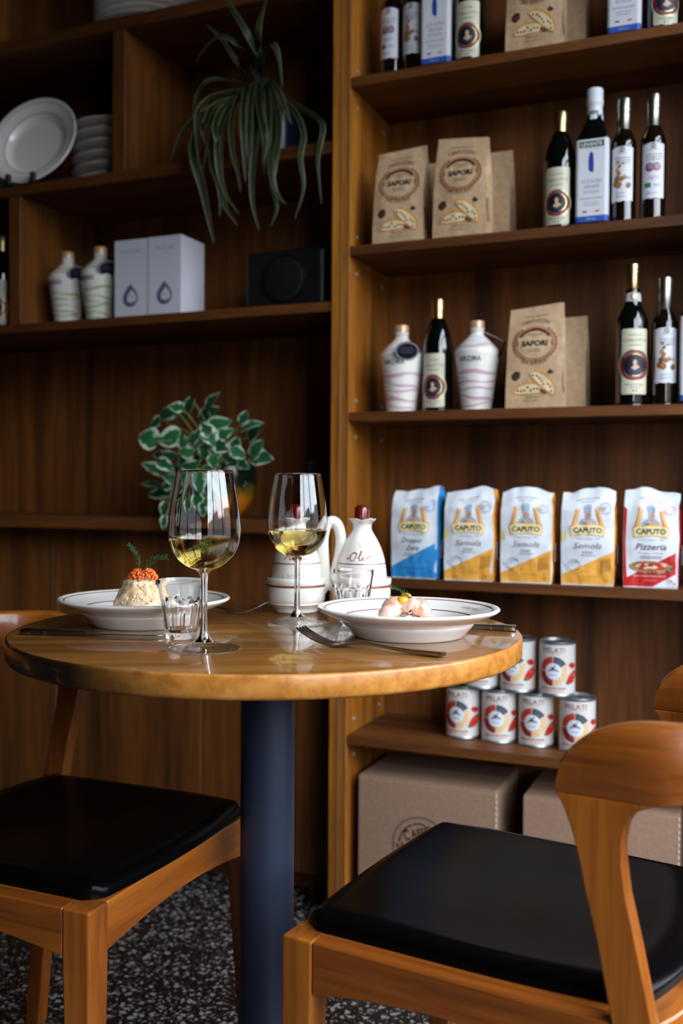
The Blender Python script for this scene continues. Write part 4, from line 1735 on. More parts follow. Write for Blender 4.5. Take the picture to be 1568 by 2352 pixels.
def dinner_plate(label, loc, rz, text=True):
    root = thing('dinner_plate', label, 'plate', loc, rz, 'dinner plates')
    o = bpy.data.objects.new('plate_body', PLATE_ME)
    COL.objects.link(o)
    o.parent = root
    mb, z_at = ring_band(.1145, .1160)
    r1 = mb.build('rim_line', 'ringred', root, smooth=True)
    mb, _ = ring_band(.0880, .0893)
    mb.build('well_line', 'ringred', root, smooth=True)
    if text:
        p = Print()
        p.text('LA BOTTEGA', 0, 0, .0055, (96, 70, 74), 1, width=.040, arc=(0, 0, .099, 1))
        p.build('rim_lettering', lambda u, v, o: Vector((u, v, z_at(math.hypot(u, v)) + o + .0003)), root, .006, .006)
    return root


PL_R = Vector((.093, 1.370, TZ))
PL_L = Vector((-.290, 1.468, TZ))
dinner_plate('white plate with wine-red line carrying the shrimp, right side of table', PL_R, -1.15)
dinner_plate('white plate with wine-red line carrying the crab salad, left side of table', PL_L, 1.7, False)

# ---- wine glasses
GP_OUT = sprof([(0, .0042), (.010, .0036), (.022, .0018), (.036, .0004), (.0435, 0), (.0452, .0010), (.0440, .0020), (.034, .0034), (.018, .0074), (.0085, .0135), (.0052, .022), (.0042, .036), (.0040, .060), (.0042, .082), (.0055, .093), (.0095, .0985), (.0200, .1030), (.0320, .1120), (.0408, .1255), (.0450, .1420), (.0446, .158), (.0420, .180), (.0378, .205), (.0348, .2225)], 4)
GP_IN = sprof([(.0344, .2230), (.0339, .2225), (.0368, .205), (.0410, .180), (.0435, .158), (.0438, .1425), (.0396, .1268), (.0308, .1138), (.0190, .1052), (.0090, .1022), (0, .1015)], 4)


def wine_glass(label, loc):
    root = thing('wine_glass', label, 'wine glass', loc, 0, 'glasses of white wine')
    m = MB()
    cut = min(range(len(GP_OUT)), key=lambda i: abs(GP_OUT[i][1] - .1030))
    ft = min(range(4, len(GP_OUT)), key=lambda i: abs(GP_OUT[i][1] - .0100))
    m.lathe(GP_OUT[:ft + 1], 72)
    m.build('foot', 'footglass', root, smooth=True, angle=80)
    m = MB()
    m.lathe(GP_OUT[ft:cut + 1], 40)
    m.build('stem', 'glass', root, smooth=True, angle=80)
    m = MB()
    m.lathe(GP_OUT[cut:] + GP_IN, 72)
    m.build('bowl', 'glass', root, smooth=True, angle=80)
    lv = .1395
    prof = [(r + .00025 if r > .001 else 0, z - .0002) for r, z in reversed(GP_IN) if z < lv]
    rl = rad_at([(r, z) for r, z in reversed(GP_IN)], lv)
    w = MB()
    w.lathe(prof + [(rl + .0002, lv), (rl - .0012, lv - .0002), (0, lv - .0004)], 72)
    w.build('wine', 'wine', root, smooth=True, angle=60)
    return root


g = wine_glass('stemmed glass of white wine nearest the camera, by the tumbler', Vector((-.1705, 1.2394, TZ + .0001)))
dup(g, Vector((-.0655, 1.488, TZ + .0001)), .4, 'stemmed glass of white wine in front of the vinegar cruet')


# ---- fluted tumblers
def tumbler(label, loc, rz):
    root = thing('tumbler', label, 'tumbler', loc, rz, 'fluted water tumblers')
    H, NF = .0795, 9
    def R(z):
        return .0202 + (.0316 - .0202) * (z / H) ** .95
    def rf(a, r, z):
        st = 2 * PI / NF
        ph = (a % st) - st / 2
        flat = R(z) * 1.012 * cos(st / 2) / cos(ph) * 1.03
        lim = .054 - .011 * (ph / (st / 2)) ** 2
        k = max(0.0, min(1.0, (lim - z) / .004))
        k = k * k * (3 - 2 * k)
        if z < .006:
            k *= .35
        return r + (flat - .0006 - R(z)) * k if r > .015 else r
    out = [(0, .0015), (.012, .0012), (.0185, 0), (.0200, .0008)]
    zs = [.003, .006, .008, .011, .02, .03, .036, .04, .043, .045, .047, .049, .051, .053, .055, .058, .064, .072, .0780]
    out += [(R(z), z) for z in zs]
    m = MB()
    inn = [(R(.0790) - .0004, .0795), (R(.0785) - .0012, .0793)] + [(R(z) - .0019 - .0012 * max(0, (.055 - z) / .055), z) for z in (.072, .06, .05, .04, .03, .02, .014)] + [(.0150, .0100), (.010, .0090), (0, .0088)]
    n = 108
    m.lathe(out, n, rfun=rf)
    a = len(m.v) - n
    o2 = len(m.v)
    rings = m.lathe(inn, n)
    for k in range(n):
        j = (k + 1) % n
        m.f.append((a + k, a + j, rings[0][j], rings[0][k]))
        m.m.append(0)
    m.build('fluted_glass', 'glass', root, smooth=True, angle=28)
    return root


t0 = tumbler('small fluted tumbler beside the nearest wine glass', Vector((-.2133, 1.326, TZ + .0001)), .2)
dup(t0, Vector((.0185, 1.506, TZ + .0001)), .5, 'small fluted tumbler behind the shrimp plate, before the oil cruet')

# ---- cutlery


def slab(m, secs):
    """lofted flat bar: sections (x, z, half width, half thickness)"""
    rings = []
    for x, z, w, h in secs:
        rings.append([(x, -w, z - h * .6), (x, -w * .7, z - h), (x, w * .7, z - h), (x, w, z - h * .6), (x, w, z + h * .6), (x, w * .7, z + h), (x, -w * .7, z + h), (x, -w, z + h * .6)])
    m.loft(rings)


def fork(label, end, d):
    rz = math.atan2(d[1], d[0])
    root = thing('fork', label, 'fork', Vector((end[0], end[1], TZ + .0002)), rz, 'table forks')
    m = MB()
    slab(m, [(0, .0035, .0075, .0022), (.002, .0035, .0085, .0030), (.004, .0035, .0082, .0032), (.045, .0040, .0066, .0028), (.080, .0065, .0046, .0022), (.105, .0088, .0036, .0020), (.120, .0078, .0040, .0018), (.132, .0050, .0085, .0016), (.142, .0028, .0112, .0014), (.152, .0024, .0122, .0013)])
    m.build('handle', 'steel', root, smooth=True, angle=50)
    for k in range(4):
        y = -.0096 + .0064 * k
        t = MB()
        rings = []
        for x, z, w in ((.1515, .0024, .0024), (.166, .0042, .0021), (.182, .0092, .0019), (.196, .0158, .0015), (.204, .0205, .0008)):
            rings.append([(x, y - w, z - .0011), (x, y + w, z - .0011), (x, y + w, z + .0011), (x, y - w, z + .0011)])
        t.loft(rings)
        t.build('tine', 'steel', root, smooth=True, angle=50)
    return root


def knife(label, end, d, length=.205):
    rz = math.atan2(d[1], d[0])
    root = thing('table_knife', label, 'knife', Vector((end[0], end[1], TZ + .0002)), rz, 'table knives')
    m = MB()
    slab(m, [(0, .0040, .0080, .0034), (.0015, .0040, .0088, .0040), (.016, .0041, .0086, .0040)])
    m.build('end_cap', 'steel', root, smooth=True, angle=50)
    m = MB()
    slab(m, [(.0162, .0041, .0084, .0039), (.045, .0042, .0078, .0037), (.085, .0042, .0066, .0032), (.092, .0041, .0055, .0028)])
    m.build('handle', 'steel_dark', root, smooth=True, angle=50)
    m = MB()
    slab(m, [(.0335, .0042, .0083, .0041), (.0365, .0042, .0082, .0041)])
    m.build('band', 'steel', root, smooth=True, angle=50)
    b = MB()
    slab(b, [(.0922, .0041, .0054, .0016), (.100, .0041, .0085, .0011), (.150, .0041, .0092, .0009), (.185, .0041, .0080, .0007), (length - .006, .0041, .0050, .0006), (length, .0041, .0012, .0005)])
    b.build('blade', 'steel', root, smooth=True, angle=50)
    return root


fork('steel fork lying in front of the shrimp plate', (.1234, 1.190), (-.86, .51))
fork('steel fork lying behind the crab salad plate', (-.300, 1.655), (.905, -.425))
knife('steel knife pointing inwards in front of the crab salad plate', (-.434, 1.3545), (.99, -.137), .2)
knife('steel knife whose handle sticks out behind the shrimp plate', (.250, 1.4155), (-.955, .25), .2)

# ---- cruet set
CL, CR = Vector((-.0735, 1.632, TZ)), Vector((.0335, 1.632, TZ))


def cruet_stand():
    c = (CL + CR) / 2
    root = thing('cruet_stand', 'cream ceramic stand of two cups with tall loop handle', 'cruet stand', c + Vector((0, 0, .0001)), 0)
    cup = sprof([(0, .002), (.031, .002), (.0345, 0), (.0365, .0015), (.0375, .006), (.041, .010), (.0470, .018), (.0480, .030), (.0480, .0440), (.0475, .0450), (.0488, .0462), (.0492, .0540), (.0478, .0565), (.0458, .0560), (.0447, .0520), (.0445, .020), (.0430, .0120), (0, .0105)], 2)
    dx = (CR.x - CL.x) / 2
    for sg in (-1, 1):
        m = MB()
        m.lathe(cup, 72, c=(sg * dx, 0))
        m.build('cup', 'ceramic', root, smooth=True, angle=60)
        b = MB()
        b.lathe([(.0481, .0418), (.0485, .0425), (.0485, .0443), (.0481, .0450)], 72, c=(sg * dx, 0))
        b.build('brown_line', 'ringbrown', root, smooth=True)
    br = MB()
    br.tube(spl([(-.014, 0, .030), (-.006, 0, .041), (.006, 0, .041), (.014, 0, .030)], 4), .0085, 12)
    br.build('bridge', 'ceramic', root, smooth=True)
    h = MB()
    pts = spl([(-.006, .010, .036), (-.007, .008, .060), (-.009, .004, .090), (-.010, .000, .118), (-.006, -.002, .138), (.004, -.003, .148), (.014, -.002, .141), (.019, .000, .122), (.018, .002, .098), (.013, .005, .072), (.008, .008, .050), (.006, .010, .036)], 4)
    h.tube(pts, [.0094] * len(pts), 14, flat=1.0)
    h.build('handle', 'ceramic', root, smooth=True)


cruet_stand()
CRP = sprof([(0, .001), (.030, .001), (.0335, 0), (.0385, .006), (.0412, .022), (.0418, .040), (.0408, .056), (.0372, .078), (.0305, .098), (.0225, .113), (.0172, .122), (.0158, .128), (.0168, .1335), (.0205, .1390), (.0228, .1408), (.0226, .1425), (.0205, .1420), (.0165, .1390), (.0120, .1370), (0, .1365)], 4)


def stroke3(m, pts, w, prof, rr, mi=0):
    pass


def cruet(label, loc, rz, word):
    root = thing('cruet', label, 'cruet', loc, rz, 'ceramic oil and vinegar cruets')

    def lip(a, r, z):
        if z > .132 and r > .012:
            d = math.atan2(sin(a - rad(-62)), cos(a - rad(-62)))
            k = math.exp(-(d / .42) ** 2)
            return r * (1 + .30 * k * (z - .132) / .0105)
        return r
    m = MB()
    m.lathe(CRP, 72, rfun=lip)
    for i, (x, y, z) in enumerate(m.v):
        if z > .136 and math.hypot(x, y) > .012:
            a = math.atan2(y, x)
            for a0 in (rad(-62 - 30), rad(-62 + 30)):
                d = math.atan2(sin(a - a0), cos(a - a0))
                m.v[i] = (m.v[i][0], m.v[i][1], m.v[i][2] - .0022 * math.exp(-(d / .25) ** 2) * (1 if math.hypot(x, y) > .018 else 0))
    m.build('ceramic_body', 'ceramic', root, smooth=True, angle=75)
    s = MB()
    s.lathe([(0, .1366), (.0125, .1366), (.0130, .1380), (.0122, .1440), (.0120, .1560), (.0108, .1610), (.0070, .1640), (0, .1648)], 40)
    s.build('stopper', 'stopper', root, smooth=True, angle=60)
    hd = MB()
    hd.tube(spl([(-.002, .012, .132), (-.003, .030, .130), (-.004, .040, .118), (-.004, .041, .100), (-.003, .033, .088)], 4), .0048, 10)
    hd.build('handle', 'ceramic', root, smooth=True)
    for z in (.0695, .0285):
        b = MB()
        q = [(rad_at(CRP, z + d) + .0003, z + d) for d in (-.0008, 0, .0008)]
        b.lathe(q, 72)
        b.build('brown_line', 'ringbrown', root, smooth=True)
    p = Print()
    cb = M['ringbrown']
    if word == 'Olio':
        z0, k = .0745, 1.0
        p.stroke([(-.0290, .0800), (-.0265, .0775), (-.0235, .0790), (-.0200, .0850), (-.0145, .0885), (-.0105, .0860), (-.0115, .0800), (-.0155, .0750), (-.0200, .0755), (-.0212, .0810), (-.0180, .0865), (-.0120, .0875), (-.0080, .0855)], .0013, cb, 1, 5)
        p.stroke([(-.0080, .0790), (-.0030, .0830), (.0005, .0890), (-.0010, .0905), (-.0035, .0850), (-.0042, .0775), (-.0020, .0755), (.0015, .0790), (.0030, .0815), (.0028, .0768), (.0050, .0758), (.0085, .0790), (.0120, .0820), (.0155, .0810), (.0160, .0775), (.0130, .0757), (.0102, .0775), (.0110, .0815), (.0150, .0830), (.0200, .0835), (.0225, .0848)], .0013, cb, 1, 5)
        p.ell(.0035, .0850, .0008, .0008, cb, 1, n=8)
    else:
        p.stroke([(-.0240, .0760), (-.0190, .0800), (-.0150, .0880), (-.0130, .0895), (-.0125, .0820), (-.0118, .0762), (-.0090, .0775)], .0013, cb, 1, 5)
        p.stroke([(-.0180, .0812), (-.0115, .0818)], .001, cb, 1)
        p.stroke([(-.0020, .0815), (-.0050, .0825), (-.0075, .0790), (-.0055, .0758), (-.0020, .0768), (.0010, .0790), (.0040, .0818), (.0030, .0830), (.0005, .0790), (.0028, .0757), (.0065, .0775), (.0095, .0860), (.0100, .0890), (.0085, .0800), (.0100, .0757), (.0135, .0775), (.0165, .0818), (.0195, .0815), (.0200, .0775), (.0170, .0757), (.0145, .0780), (.0170, .0825), (.0225, .0830)], .0013, cb, 1, 5)
        p.stroke([(.0070, .0855), (.0125, .0858)], .001, cb, 1)
    gy = (176, 166, 156)
    p.text('LA BOTTEGA', 0, .0445, .0090, gy, 1, width=.060)
    p.ring(.001, .1010, .0062, .0062, .0007, (214, 206, 196), 1, n=24)
    p.ring(.001, .1010, .0042, .0042, .0006, (214, 206, 196), 1, n=20)
    p.build('painted_lettering', round_front(CRP), root, .004, .006)
    return root


cruet('cream ceramic oil cruet painted Olio with red-brown stopper', CR + Vector((0, 0, .0108)), -.02, 'Olio')
cruet('cream ceramic vinegar cruet seen behind the farther wine glass', CL + Vector((0, 0, .0108)), .05, 'Aceto')

# ---- food


def dill(m, base, tip, bend, n=9, spread=.012, seed=0, r=.00035):
    rnd = random.Random(seed)
    base, tip = Vector(base), Vector(tip)
    mid = (base + tip) / 2 + Vector(bend)
    path = spl([base, mid, tip], 6)
    m.tube(path, [r * 1.5 * (1 - .6 * i / len(path)) for i in range(len(path))], 6)
    for i in range(2, len(path)):
        t = (path[i] - path[i - 1]).normalized()
        for k in range(n // 3 + 1):
            o = Vector((rnd.uniform(-1, 1), rnd.uniform(-1, 1), rnd.uniform(-.6, .8)))
            o = (o - t * o.dot(t)).normalized()
            e = path[i] + (t * rnd.uniform(.5, 1.0) + o * rnd.uniform(.25, .7)) * spread * rnd.uniform(.5, 1) * (1 - .4 * i / len(path))
            md = (path[i] + e) / 2 + o * .0012
            m.tube([path[i], md, e], [r, r * .8, r * .4], 4)


def crab_salad():
    base = PL_L + Vector((-.006, -.008, .0100))
    root = thing('crab_salad', 'dome of pale crab salad topped with orange roe on left plate', 'food', base, 0)
    rnd = random.Random(11)
    m = MB()
    R, H = .0425, .0600
    rings = []
    n, nv = 60, 26
    for j in range(nv):
        a = j / (nv - 1)
        z = H * a
        r = R * (1 - .56 * a ** 1.25) if a < .86 else R * .535 * math.sqrt(max(0, 1 - ((a - .86) / .15) ** 2))
        rg = []
        for k in range(n):
            th = 2 * PI * k / n
            q = Vector((cos(th) * 1.5, sin(th) * 1.5, z * 40))
            d = 1 + .13 * noise.noise(q * 1.9) + .10 * noise.noise(q * 4.7)
            rg.append(Vector((r * d * cos(th), r * d * sin(th), z + .0015 * noise.noise(q * 3))))
        rings.append(rg)
    m.loft(rings)
    m.build('salad_dome', 'salad', root, smooth=True, angle=180)
    # flakes, bits and herb flecks pressed into the surface
    fl = MB()
    for k in range(620):
        a = rnd.uniform(0, 1) ** .85
        th = rnd.uniform(0, 6.283)
        z = H * a * .93
        r = R * (1 - .56 * a ** 1.25)
        mi = rnd.choices([0, 1, 2], [.52, .26, .22])[0]
        s = rnd.uniform(.0026, .0062) if mi < 2 else rnd.uniform(.0006, .0012)
        off = .0016 if mi == 2 else -.42 * s
        c = Vector(((r + off) * cos(th), (r + off) * sin(th), z))
        n0 = len(fl.v)
        fl.sphere((0, 0, 0), s, 7, mi, (1, rnd.uniform(.35, .7), rnd.uniform(.35, .6)))
        rot = Matrix.Rotation(rnd.uniform(0, 6.28), 3, 'Z') @ Matrix.Rotation(rnd.uniform(-1, 1), 3, 'Y')
        fl.v[n0:] = [tuple(rot @ Vector(q) + c) for q in fl.v[n0:]]
    o = fl.build('salad_flakes', ['salad_white', 'salad_yellow', 'salad_dark'], root, smooth=True, angle=180)
    o['kind'] = 'stuff'
    ro = MB()
    for k in range(330):
        th = rnd.uniform(0, 6.283)
        rr = .0215 * math.sqrt(rnd.uniform(0, 1))
        x = rr * cos(th)
        top = .0195 * math.sqrt(max(.02, 1 - (rr / .0222) ** 2)) * (1 - .28 * math.exp(-((x + .001) / .004) ** 2))
        z = H * .90 + top * (1 - .45 * rnd.random() ** 3)
        ro.sphere((x + .005, rr * sin(th), z), .0020, 7, 0)
    o = ro.build('salmon_roe', 'roe', root, smooth=True, angle=180)
    o['kind'] = 'stuff'
    o['label'] = 'orange salmon roe'
    for i, (b, t, bd) in enumerate((((.002, -.006, H + .012), (-.0120, -.010, H + .046), (.002, 0, .004)), ((.008, -.010, H + .010), (.0400, -.014, H + .030), (-.002, 0, .006)))):
        d = MB()
        dill(d, b, t, bd, 18 + 9 * i, .0120 + .002 * i, i + 3)
        d.build('dill_sprig', 'dill', root, smooth=True)


crab_salad()


def shrimp_portion():
    base = PL_R + Vector((-.006, -.004, .0100))
    root = thing('shrimp_portion', 'small heap of pink shrimp with yellow sauce and dill on right plate', 'food', base, .0)
    rnd = random.Random(4)
    c = MB()
    for k in range(40):
        a = rnd.uniform(0, 6.283)
        r = .020 * math.sqrt(rnd.uniform(0, 1))
        c.sphere((r * cos(a) + .002, r * sin(a) * .8 - .004, .004 + rnd.uniform(0, .020) * (1 - r / .024)), rnd.uniform(.005, .0085), 8, 0)
    c.build('soft_cheese', 'curd', root, smooth=True, angle=180)

    def shrimp(pts, r0, name='shrimp'):
        m = MB()
        path = spl(pts, 5)
        n = len(path)
        rr = []
        for i in range(n):
            a = i / (n - 1)
            base_r = r0 * (.45 + .85 * sin(PI * min(1, a * .85 + .18)))
            rr.append(base_r * (1 + .10 * abs(sin(a * 6 * PI))))
        path = [p + Vector((0, 0, .0125 * min(1, p.z / .012))) for p in path]
        m.tube(path, rr, 14)
        m.v = [tuple(Vector(v) + Vector((1, .8, 1)) * .0009 * noise.noise(Vector(v) * 210)) for v in m.v]
        m.build(name, 'shrimp', root, smooth=True, angle=180)
    shrimp([(-.0290, -.012, .0050), (-.0240, -.016, .0110), (-.0150, -.017, .0130), (-.006, -.016, .0110)], .0088)
    shrimp([(-.0250, -.004, .0120), (-.0170, -.008, .0200), (-.0060, -.010, .0225), (.004, -.010, .0180)], .0085)
    shrimp([(-.004, -.006, .0160), (.0060, -.012, .0215), (.0130, -.014, .0185), (.0150, -.016, .0110)], .0080)
    shrimp([(.0120, -.006, .0225), (.0200, -.008, .0180), (.0270, -.010, .0120), (.0350, -.012, .0045)], .0092)
    shrimp([(.0180, .006, .0160), (.0230, .004, .0120), (.0280, .000, .0080), (.0300, -.004, .0040)], .0080)
    shrimp([(-.020, .008, .008), (-.010, .012, .016), (.002, .012, .018), (.010, .008, .014)], .0090)
    y = MB()
    y.sphere((-.003, -.0150, .0400), .0078, 18, 0, (1.15, .9, .8))
    y.sphere((.002, -.0090, .0450), .0068, 18, 0, (1.1, .9, .75))
    y.build('yellow_sauce', 'yolk', root, smooth=True, angle=180)
    d = MB()
    dill(d, (.012, -.018, .0410), (-.0190, -.014, .0570), (0, 0, .003), 14, .0105, 8)
    d.build('dill_sprig', 'dill', root, smooth=True)


shrimp_portion()


# ------------------------------------------------------------------ chairs
def make_chair(label, loc, rz):
    root = thing('dining_chair', label, 'chair', loc, rz, 'bow-back dining chairs')
    ZT = .445
    fx, fy, rx, ry = .198, .178, .190, -.196

    def post(m, secs, up=False):
        m.loft([[(x0, y0, z), (x1, y0, z), (x1, y1, z), (x0, y1, z)] for (x0, x1, y0, y1, z) in secs])
    for sg in (-1, 1):
        m = MB()
        h = .0195
        cx = sg * fx
        b = .0135
        post(m, [(cx - b + sg * .014, cx + b + sg * .014, fy - b + .012, fy + b + .012, 0), (cx - h, cx + h, fy - h, fy + h, .37), (cx - h, cx + h, fy - h, fy + h, ZT)])
        m.build('front_leg', 'chair', root, bevel=.0025, seg=2)
        # rear leg: floor to the bow of the back, leaning forward again above the seat
        secs = []
        for z, yc, hw in ((0, -.250, .013), (.20, -.229, .0165), (.36, -.208, .0195), (.445, -.196, .0195), (.52, -.1810, .0190), (.57, -.1690, .0195), (0.600, -0.16400, 0.02050), (0.620, -0.16125, 0.02325), (0.635, -0.16000, 0.02700), (0.646, -0.16050, 0.03200), (0.654, -0.16225, 0.03775), (0.660, -0.16675, 0.04625)):
            xo = sg * (rx + .016 + (z - .445) * .02 if z > .445 else rx + .016 + (.445 - z) * .03)
            secs.append((xo - .0125, xo + .0125, yc - hw, yc + hw, z))
        m = MB()
        post(m, secs)
        m.build('rear_leg', 'chair', root, bevel=.0014, seg=2)
    # bow-shaped back rail: one bent band with rounded ends
    xo = rx + .016 + (.66 - .445) * .02
    path = [(-xo, -.1205 - .02 * i) for i in range(5)]
    nA = 26
    for i in range(1, nA):
        a = PI * i / nA
        path.append((-xo * cos(a) * (1 - .0 * sin(a)), -.2005 - .120 * sin(a) ** .85))
    path += [(xo, -.2005 + .02 * i) for i in range(5)]
    fine = [Vector((x, y, 0)) for x, y in path]
    # resample more densely near the ends
    P = spl(fine, 4)
    ln = [0]
    for a, b in zip(P, P[1:]):
        ln.append(ln[-1] + (b - a).length)
    tot = ln[-1]
    m = MB()
    rings = []
    for i, p in enumerate(P):
        u = min(ln[i], tot - ln[i])
        t = (P[min(i + 1, len(P) - 1)] - P[max(i - 1, 0)]).normalized()
        nrm = Vector((t.y, -t.x, 0))
        e = min(1, u / .098)
        zt = .674 + .062 * math.sqrt(max(0, 1 - (1 - e) ** 2))
        q = max(0, min(1, (u - .096) / .060))
        zb = .6602 + .0135 * (q * q * (3 - 2 * q))
        if u > .15:
            zt += .010 * min(1, (u - .15) / .2)
        th = .0125
        cb = .0012 if u < .098 else .0012 + .003 * min(1, (u - .098) / .03)
        prof = [(-th, zb + cb), (-th + cb, zb), (th - cb, zb), (th, zb + cb), (th, zt - .005), (th - .005, zt), (-th + .005, zt), (-th, zt - .005)]
        rings.append([p + nrm * a + Vector((0, 0, z)) for a, z in prof])
    m.loft(rings)
    m.build('back_rail', 'chair_y', root, smooth=True, angle=50)
    # aprons
    def apron(pts, z0f, mat, th=.011, n=20):
        m = MB()
        Q = [Vector((x, y, 0)) for x, y in pts]
        rings = []
        for i, p in enumerate(Q):
            t = (Q[min(i + 1, len(Q) - 1)] - Q[max(i - 1, 0)]).normalized()
            nn = Vector((t.y, -t.x, 0))
            z0 = z0f(i / (len(Q) - 1))
            rings.append([p - nn * th + Vector((0, 0, z0)), p + nn * th + Vector((0, 0, z0)), p + nn * th + Vector((0, 0, ZT - .0004)), p - nn * th + Vector((0, 0, ZT - .0004))])
        m.loft(rings)
        m.build('apron', mat, root, bevel=.0018, seg=1)
    for sg in (-1, 1):
        x = sg * (fx + .0075)
        apron([(x, fy - .0198 - (fy - .0198 - ry - .0198) * i / 16) for i in range(17)], lambda a: ZT - .060 + .016 * sin(PI * a), 'chair_y')
    apron([(-fx + .0198 + 2 * (fx - .0198) * i / 16, fy + .007) for i in range(17)], lambda a: ZT - .062 + .016 * sin(PI * a), 'chair_x')
    apron([(-rx + 2 * rx * i / 18 * 1.0, ry - .010 - .036 * sin(PI * i / 18) ** .8) for i in range(19)], lambda a: ZT - .050 + .010 * sin(PI * a), 'chair_x')
    bd = MB()
    out = [(-.1955, .172), (.1955, .172), (.1955, -.170)] + [(.188 * cos(PI * i / 16), -.196 - .034 * sin(PI * i / 16) ** .8) for i in range(17)] + [(-.1955, -.170)]
    bd.loft([[(x, y, z) for x, y in out] for z in (ZT - .012, ZT - .0002)])
    bd.build('seat_board', 'chair_y', root)
    # upholstered seat pad
    m = MB()
    nx, ny = 36, 36
    idx = {}
    for lay in (0, 1):
        for j in range(ny + 1):
            v = -1 + 2 * j / ny
            for i in range(nx + 1):
                u = -1 + 2 * i / nx
                # edge rows bunched towards the rim
                uu = sin(u * PI / 2)
                vv = sin(v * PI / 2)
                hw = .190 if vv > 0 else .190 - .012 * vv * vv
                x = uu * hw
                y0, y1 = -.190 - .034 * (1 - uu * uu) ** .8, .186 + .012 * (1 - uu * uu)
                y = y0 + (y1 - y0) * (vv + 1) / 2
                # rounded plan corners
                c = max(0, abs(uu) - .9) * max(0, abs(vv) - .9) * 100
                x *= 1 - .035 * c
                y = y + (-vv) * .010 * c
                ex = 1 - abs(uu)
                ey = 1 - abs(vv)
                k = min(1, min(ex * hw / .022, ey * .185 / (.022 if vv > 0 else .060)))
                rim = math.sqrt(max(0, 1 - (1 - k) ** 2))
                if lay:
                    z = ZT + .006 + .0165 * rim - .010 * math.exp(-(uu * uu) * 1.6) * math.exp(-((vv + .15) ** 2) * 1.8) * min(1, k) + .004 * max(0, abs(uu) - .45)
                    if vv > .55:
                        z -= .004 * (vv - .55) / .45
                else:
                    z = ZT + .0002
                idx[lay, i, j] = m._p((x, y, z))
    for j in range(ny):
        for i in range(nx):
            m.f.append((idx[1, i, j], idx[1, i + 1, j], idx[1, i + 1, j + 1], idx[1, i, j + 1]))
            m.f.append((idx[0, i, j], idx[0, i, j + 1], idx[0, i + 1, j + 1], idx[0, i + 1, j]))
            m.m += [0, 0]
    for i in range(nx):
        m.f.append((idx[0, i, 0], idx[0, i + 1, 0], idx[1, i + 1, 0], idx[1, i, 0]))
        m.f.append((idx[0, i + 1, ny], idx[0, i, ny], idx[1, i, ny], idx[1, i + 1, ny]))
        m.f.append((idx[0, 0, i + 1], idx[0, 0, i], idx[1, 0, i], idx[1, 0, i + 1]))
        m.f.append((idx[0, nx, i], idx[0, nx, i + 1], idx[1, nx, i + 1], idx[1, nx, i]))
        m.m += [0] * 4
    m.build('seat_pad', 'leather', root, smooth=True, angle=80)
    return root


ch = make_chair('honey wood chair with black seat in the right foreground', Vector((.215, 1.209, 0)), rad(60.1))
dup(ch, Vector((-.393, 1.448, 0)), rad(-113.2), 'honey wood chair with black seat left of the table')

# ------------------------------------------------------------------ left-hand unit: crockery, cartons, speaker
def sim_plate(name, label, loc, group, rz=0, rx=0, sc=1.0, sz=None):
    o = bpy.data.objects.new(name, PLATE_ME)
    COL.objects.link(o)
    o.location = loc
    o.rotation_euler = (rx, 0, rz)
    o.scale = (sc, sc, sz or sc)
    return tag(o, label, 'plate', group)


ORD = ['lowest', 'second from bottom', 'third from bottom', 'fourth from bottom', 'fifth from bottom', 'sixth from bottom', 'topmost']
GP = 'stacked plates'
for k in range(6):
    sim_plate('stacked_plate', 'white plate, %s in the stack beside the standing plate' % (ORD[k] if k < 5 else 'topmost'), W(-.720, .185, LS[1] + .0005 + k * .0285), GP, -PSI, sc=.92, sz=.70)
for k in range(4):
    sim_plate('stacked_plate', 'white plate, %s in the stack cut by the left picture edge' % (ORD[k] if k < 3 else 'topmost'), W(-1.115, .17, LS[1] + .0005 + k * .0285), GP, -PSI, sc=.92, sz=.70)
for k in range(7):
    sim_plate('stacked_plate', 'white plate, %s in the stack on the highest shelf' % (ORD[k] if k < 6 else 'topmost'), W(-.595, .140, LS[0] + .0005 + k * .0165), GP, -PSI, sc=1.06, sz=.42)

# plate standing on a little black easel
pl = thing('display_plate', 'white plate with grey lines standing upright on the crockery shelf', 'plate', W(-.886, .085, LS[1] + .1145), -PSI + .10)
o = bpy.data.objects.new('plate_body', PLATE_ME)
COL.objects.link(o)
o.parent = pl
o.rotation_euler = (rad(72), 0, 0)
for r0, r1 in ((.1135, .1150), (.0885, .0905)):
    mb, _ = ring_band(r0, r1)
    q = mb.build('glaze_line', ink(150, 132, 122), pl, smooth=True)
    q.rotation_euler = (rad(72), 0, 0)
ea = thing('plate_easel', 'small black easel holding the upright plate', 'plate stand', W(-.886, .085, LS[1] + .0003), -PSI + .10)
for sg in (-1, 1):
    m = MB()
    x = sg * .036
    m.box(x - .0045, x + .0045, -.080, .062, 0, .006)
    m.box(x - .0060, x + .0060, -.092, -.080, .0, .026)
    m.loft([[(x - .004, .020, .005), (x + .004, .020, .005), (x + .004, .028, .005), (x - .004, .028, .005)], [(x * .5 - .003, .066, .11), (x * .5 + .003, .066, .11), (x * .5 + .003, .072, .11), (x * .5 - .003, .072, .11)]])
    m.build('easel_side', 'black', ea, bevel=.001, seg=1)
m = MB()
m.box(-.036, .036, .050, .058, .0005, .0055)
m.build('crossbar', 'black', ea)


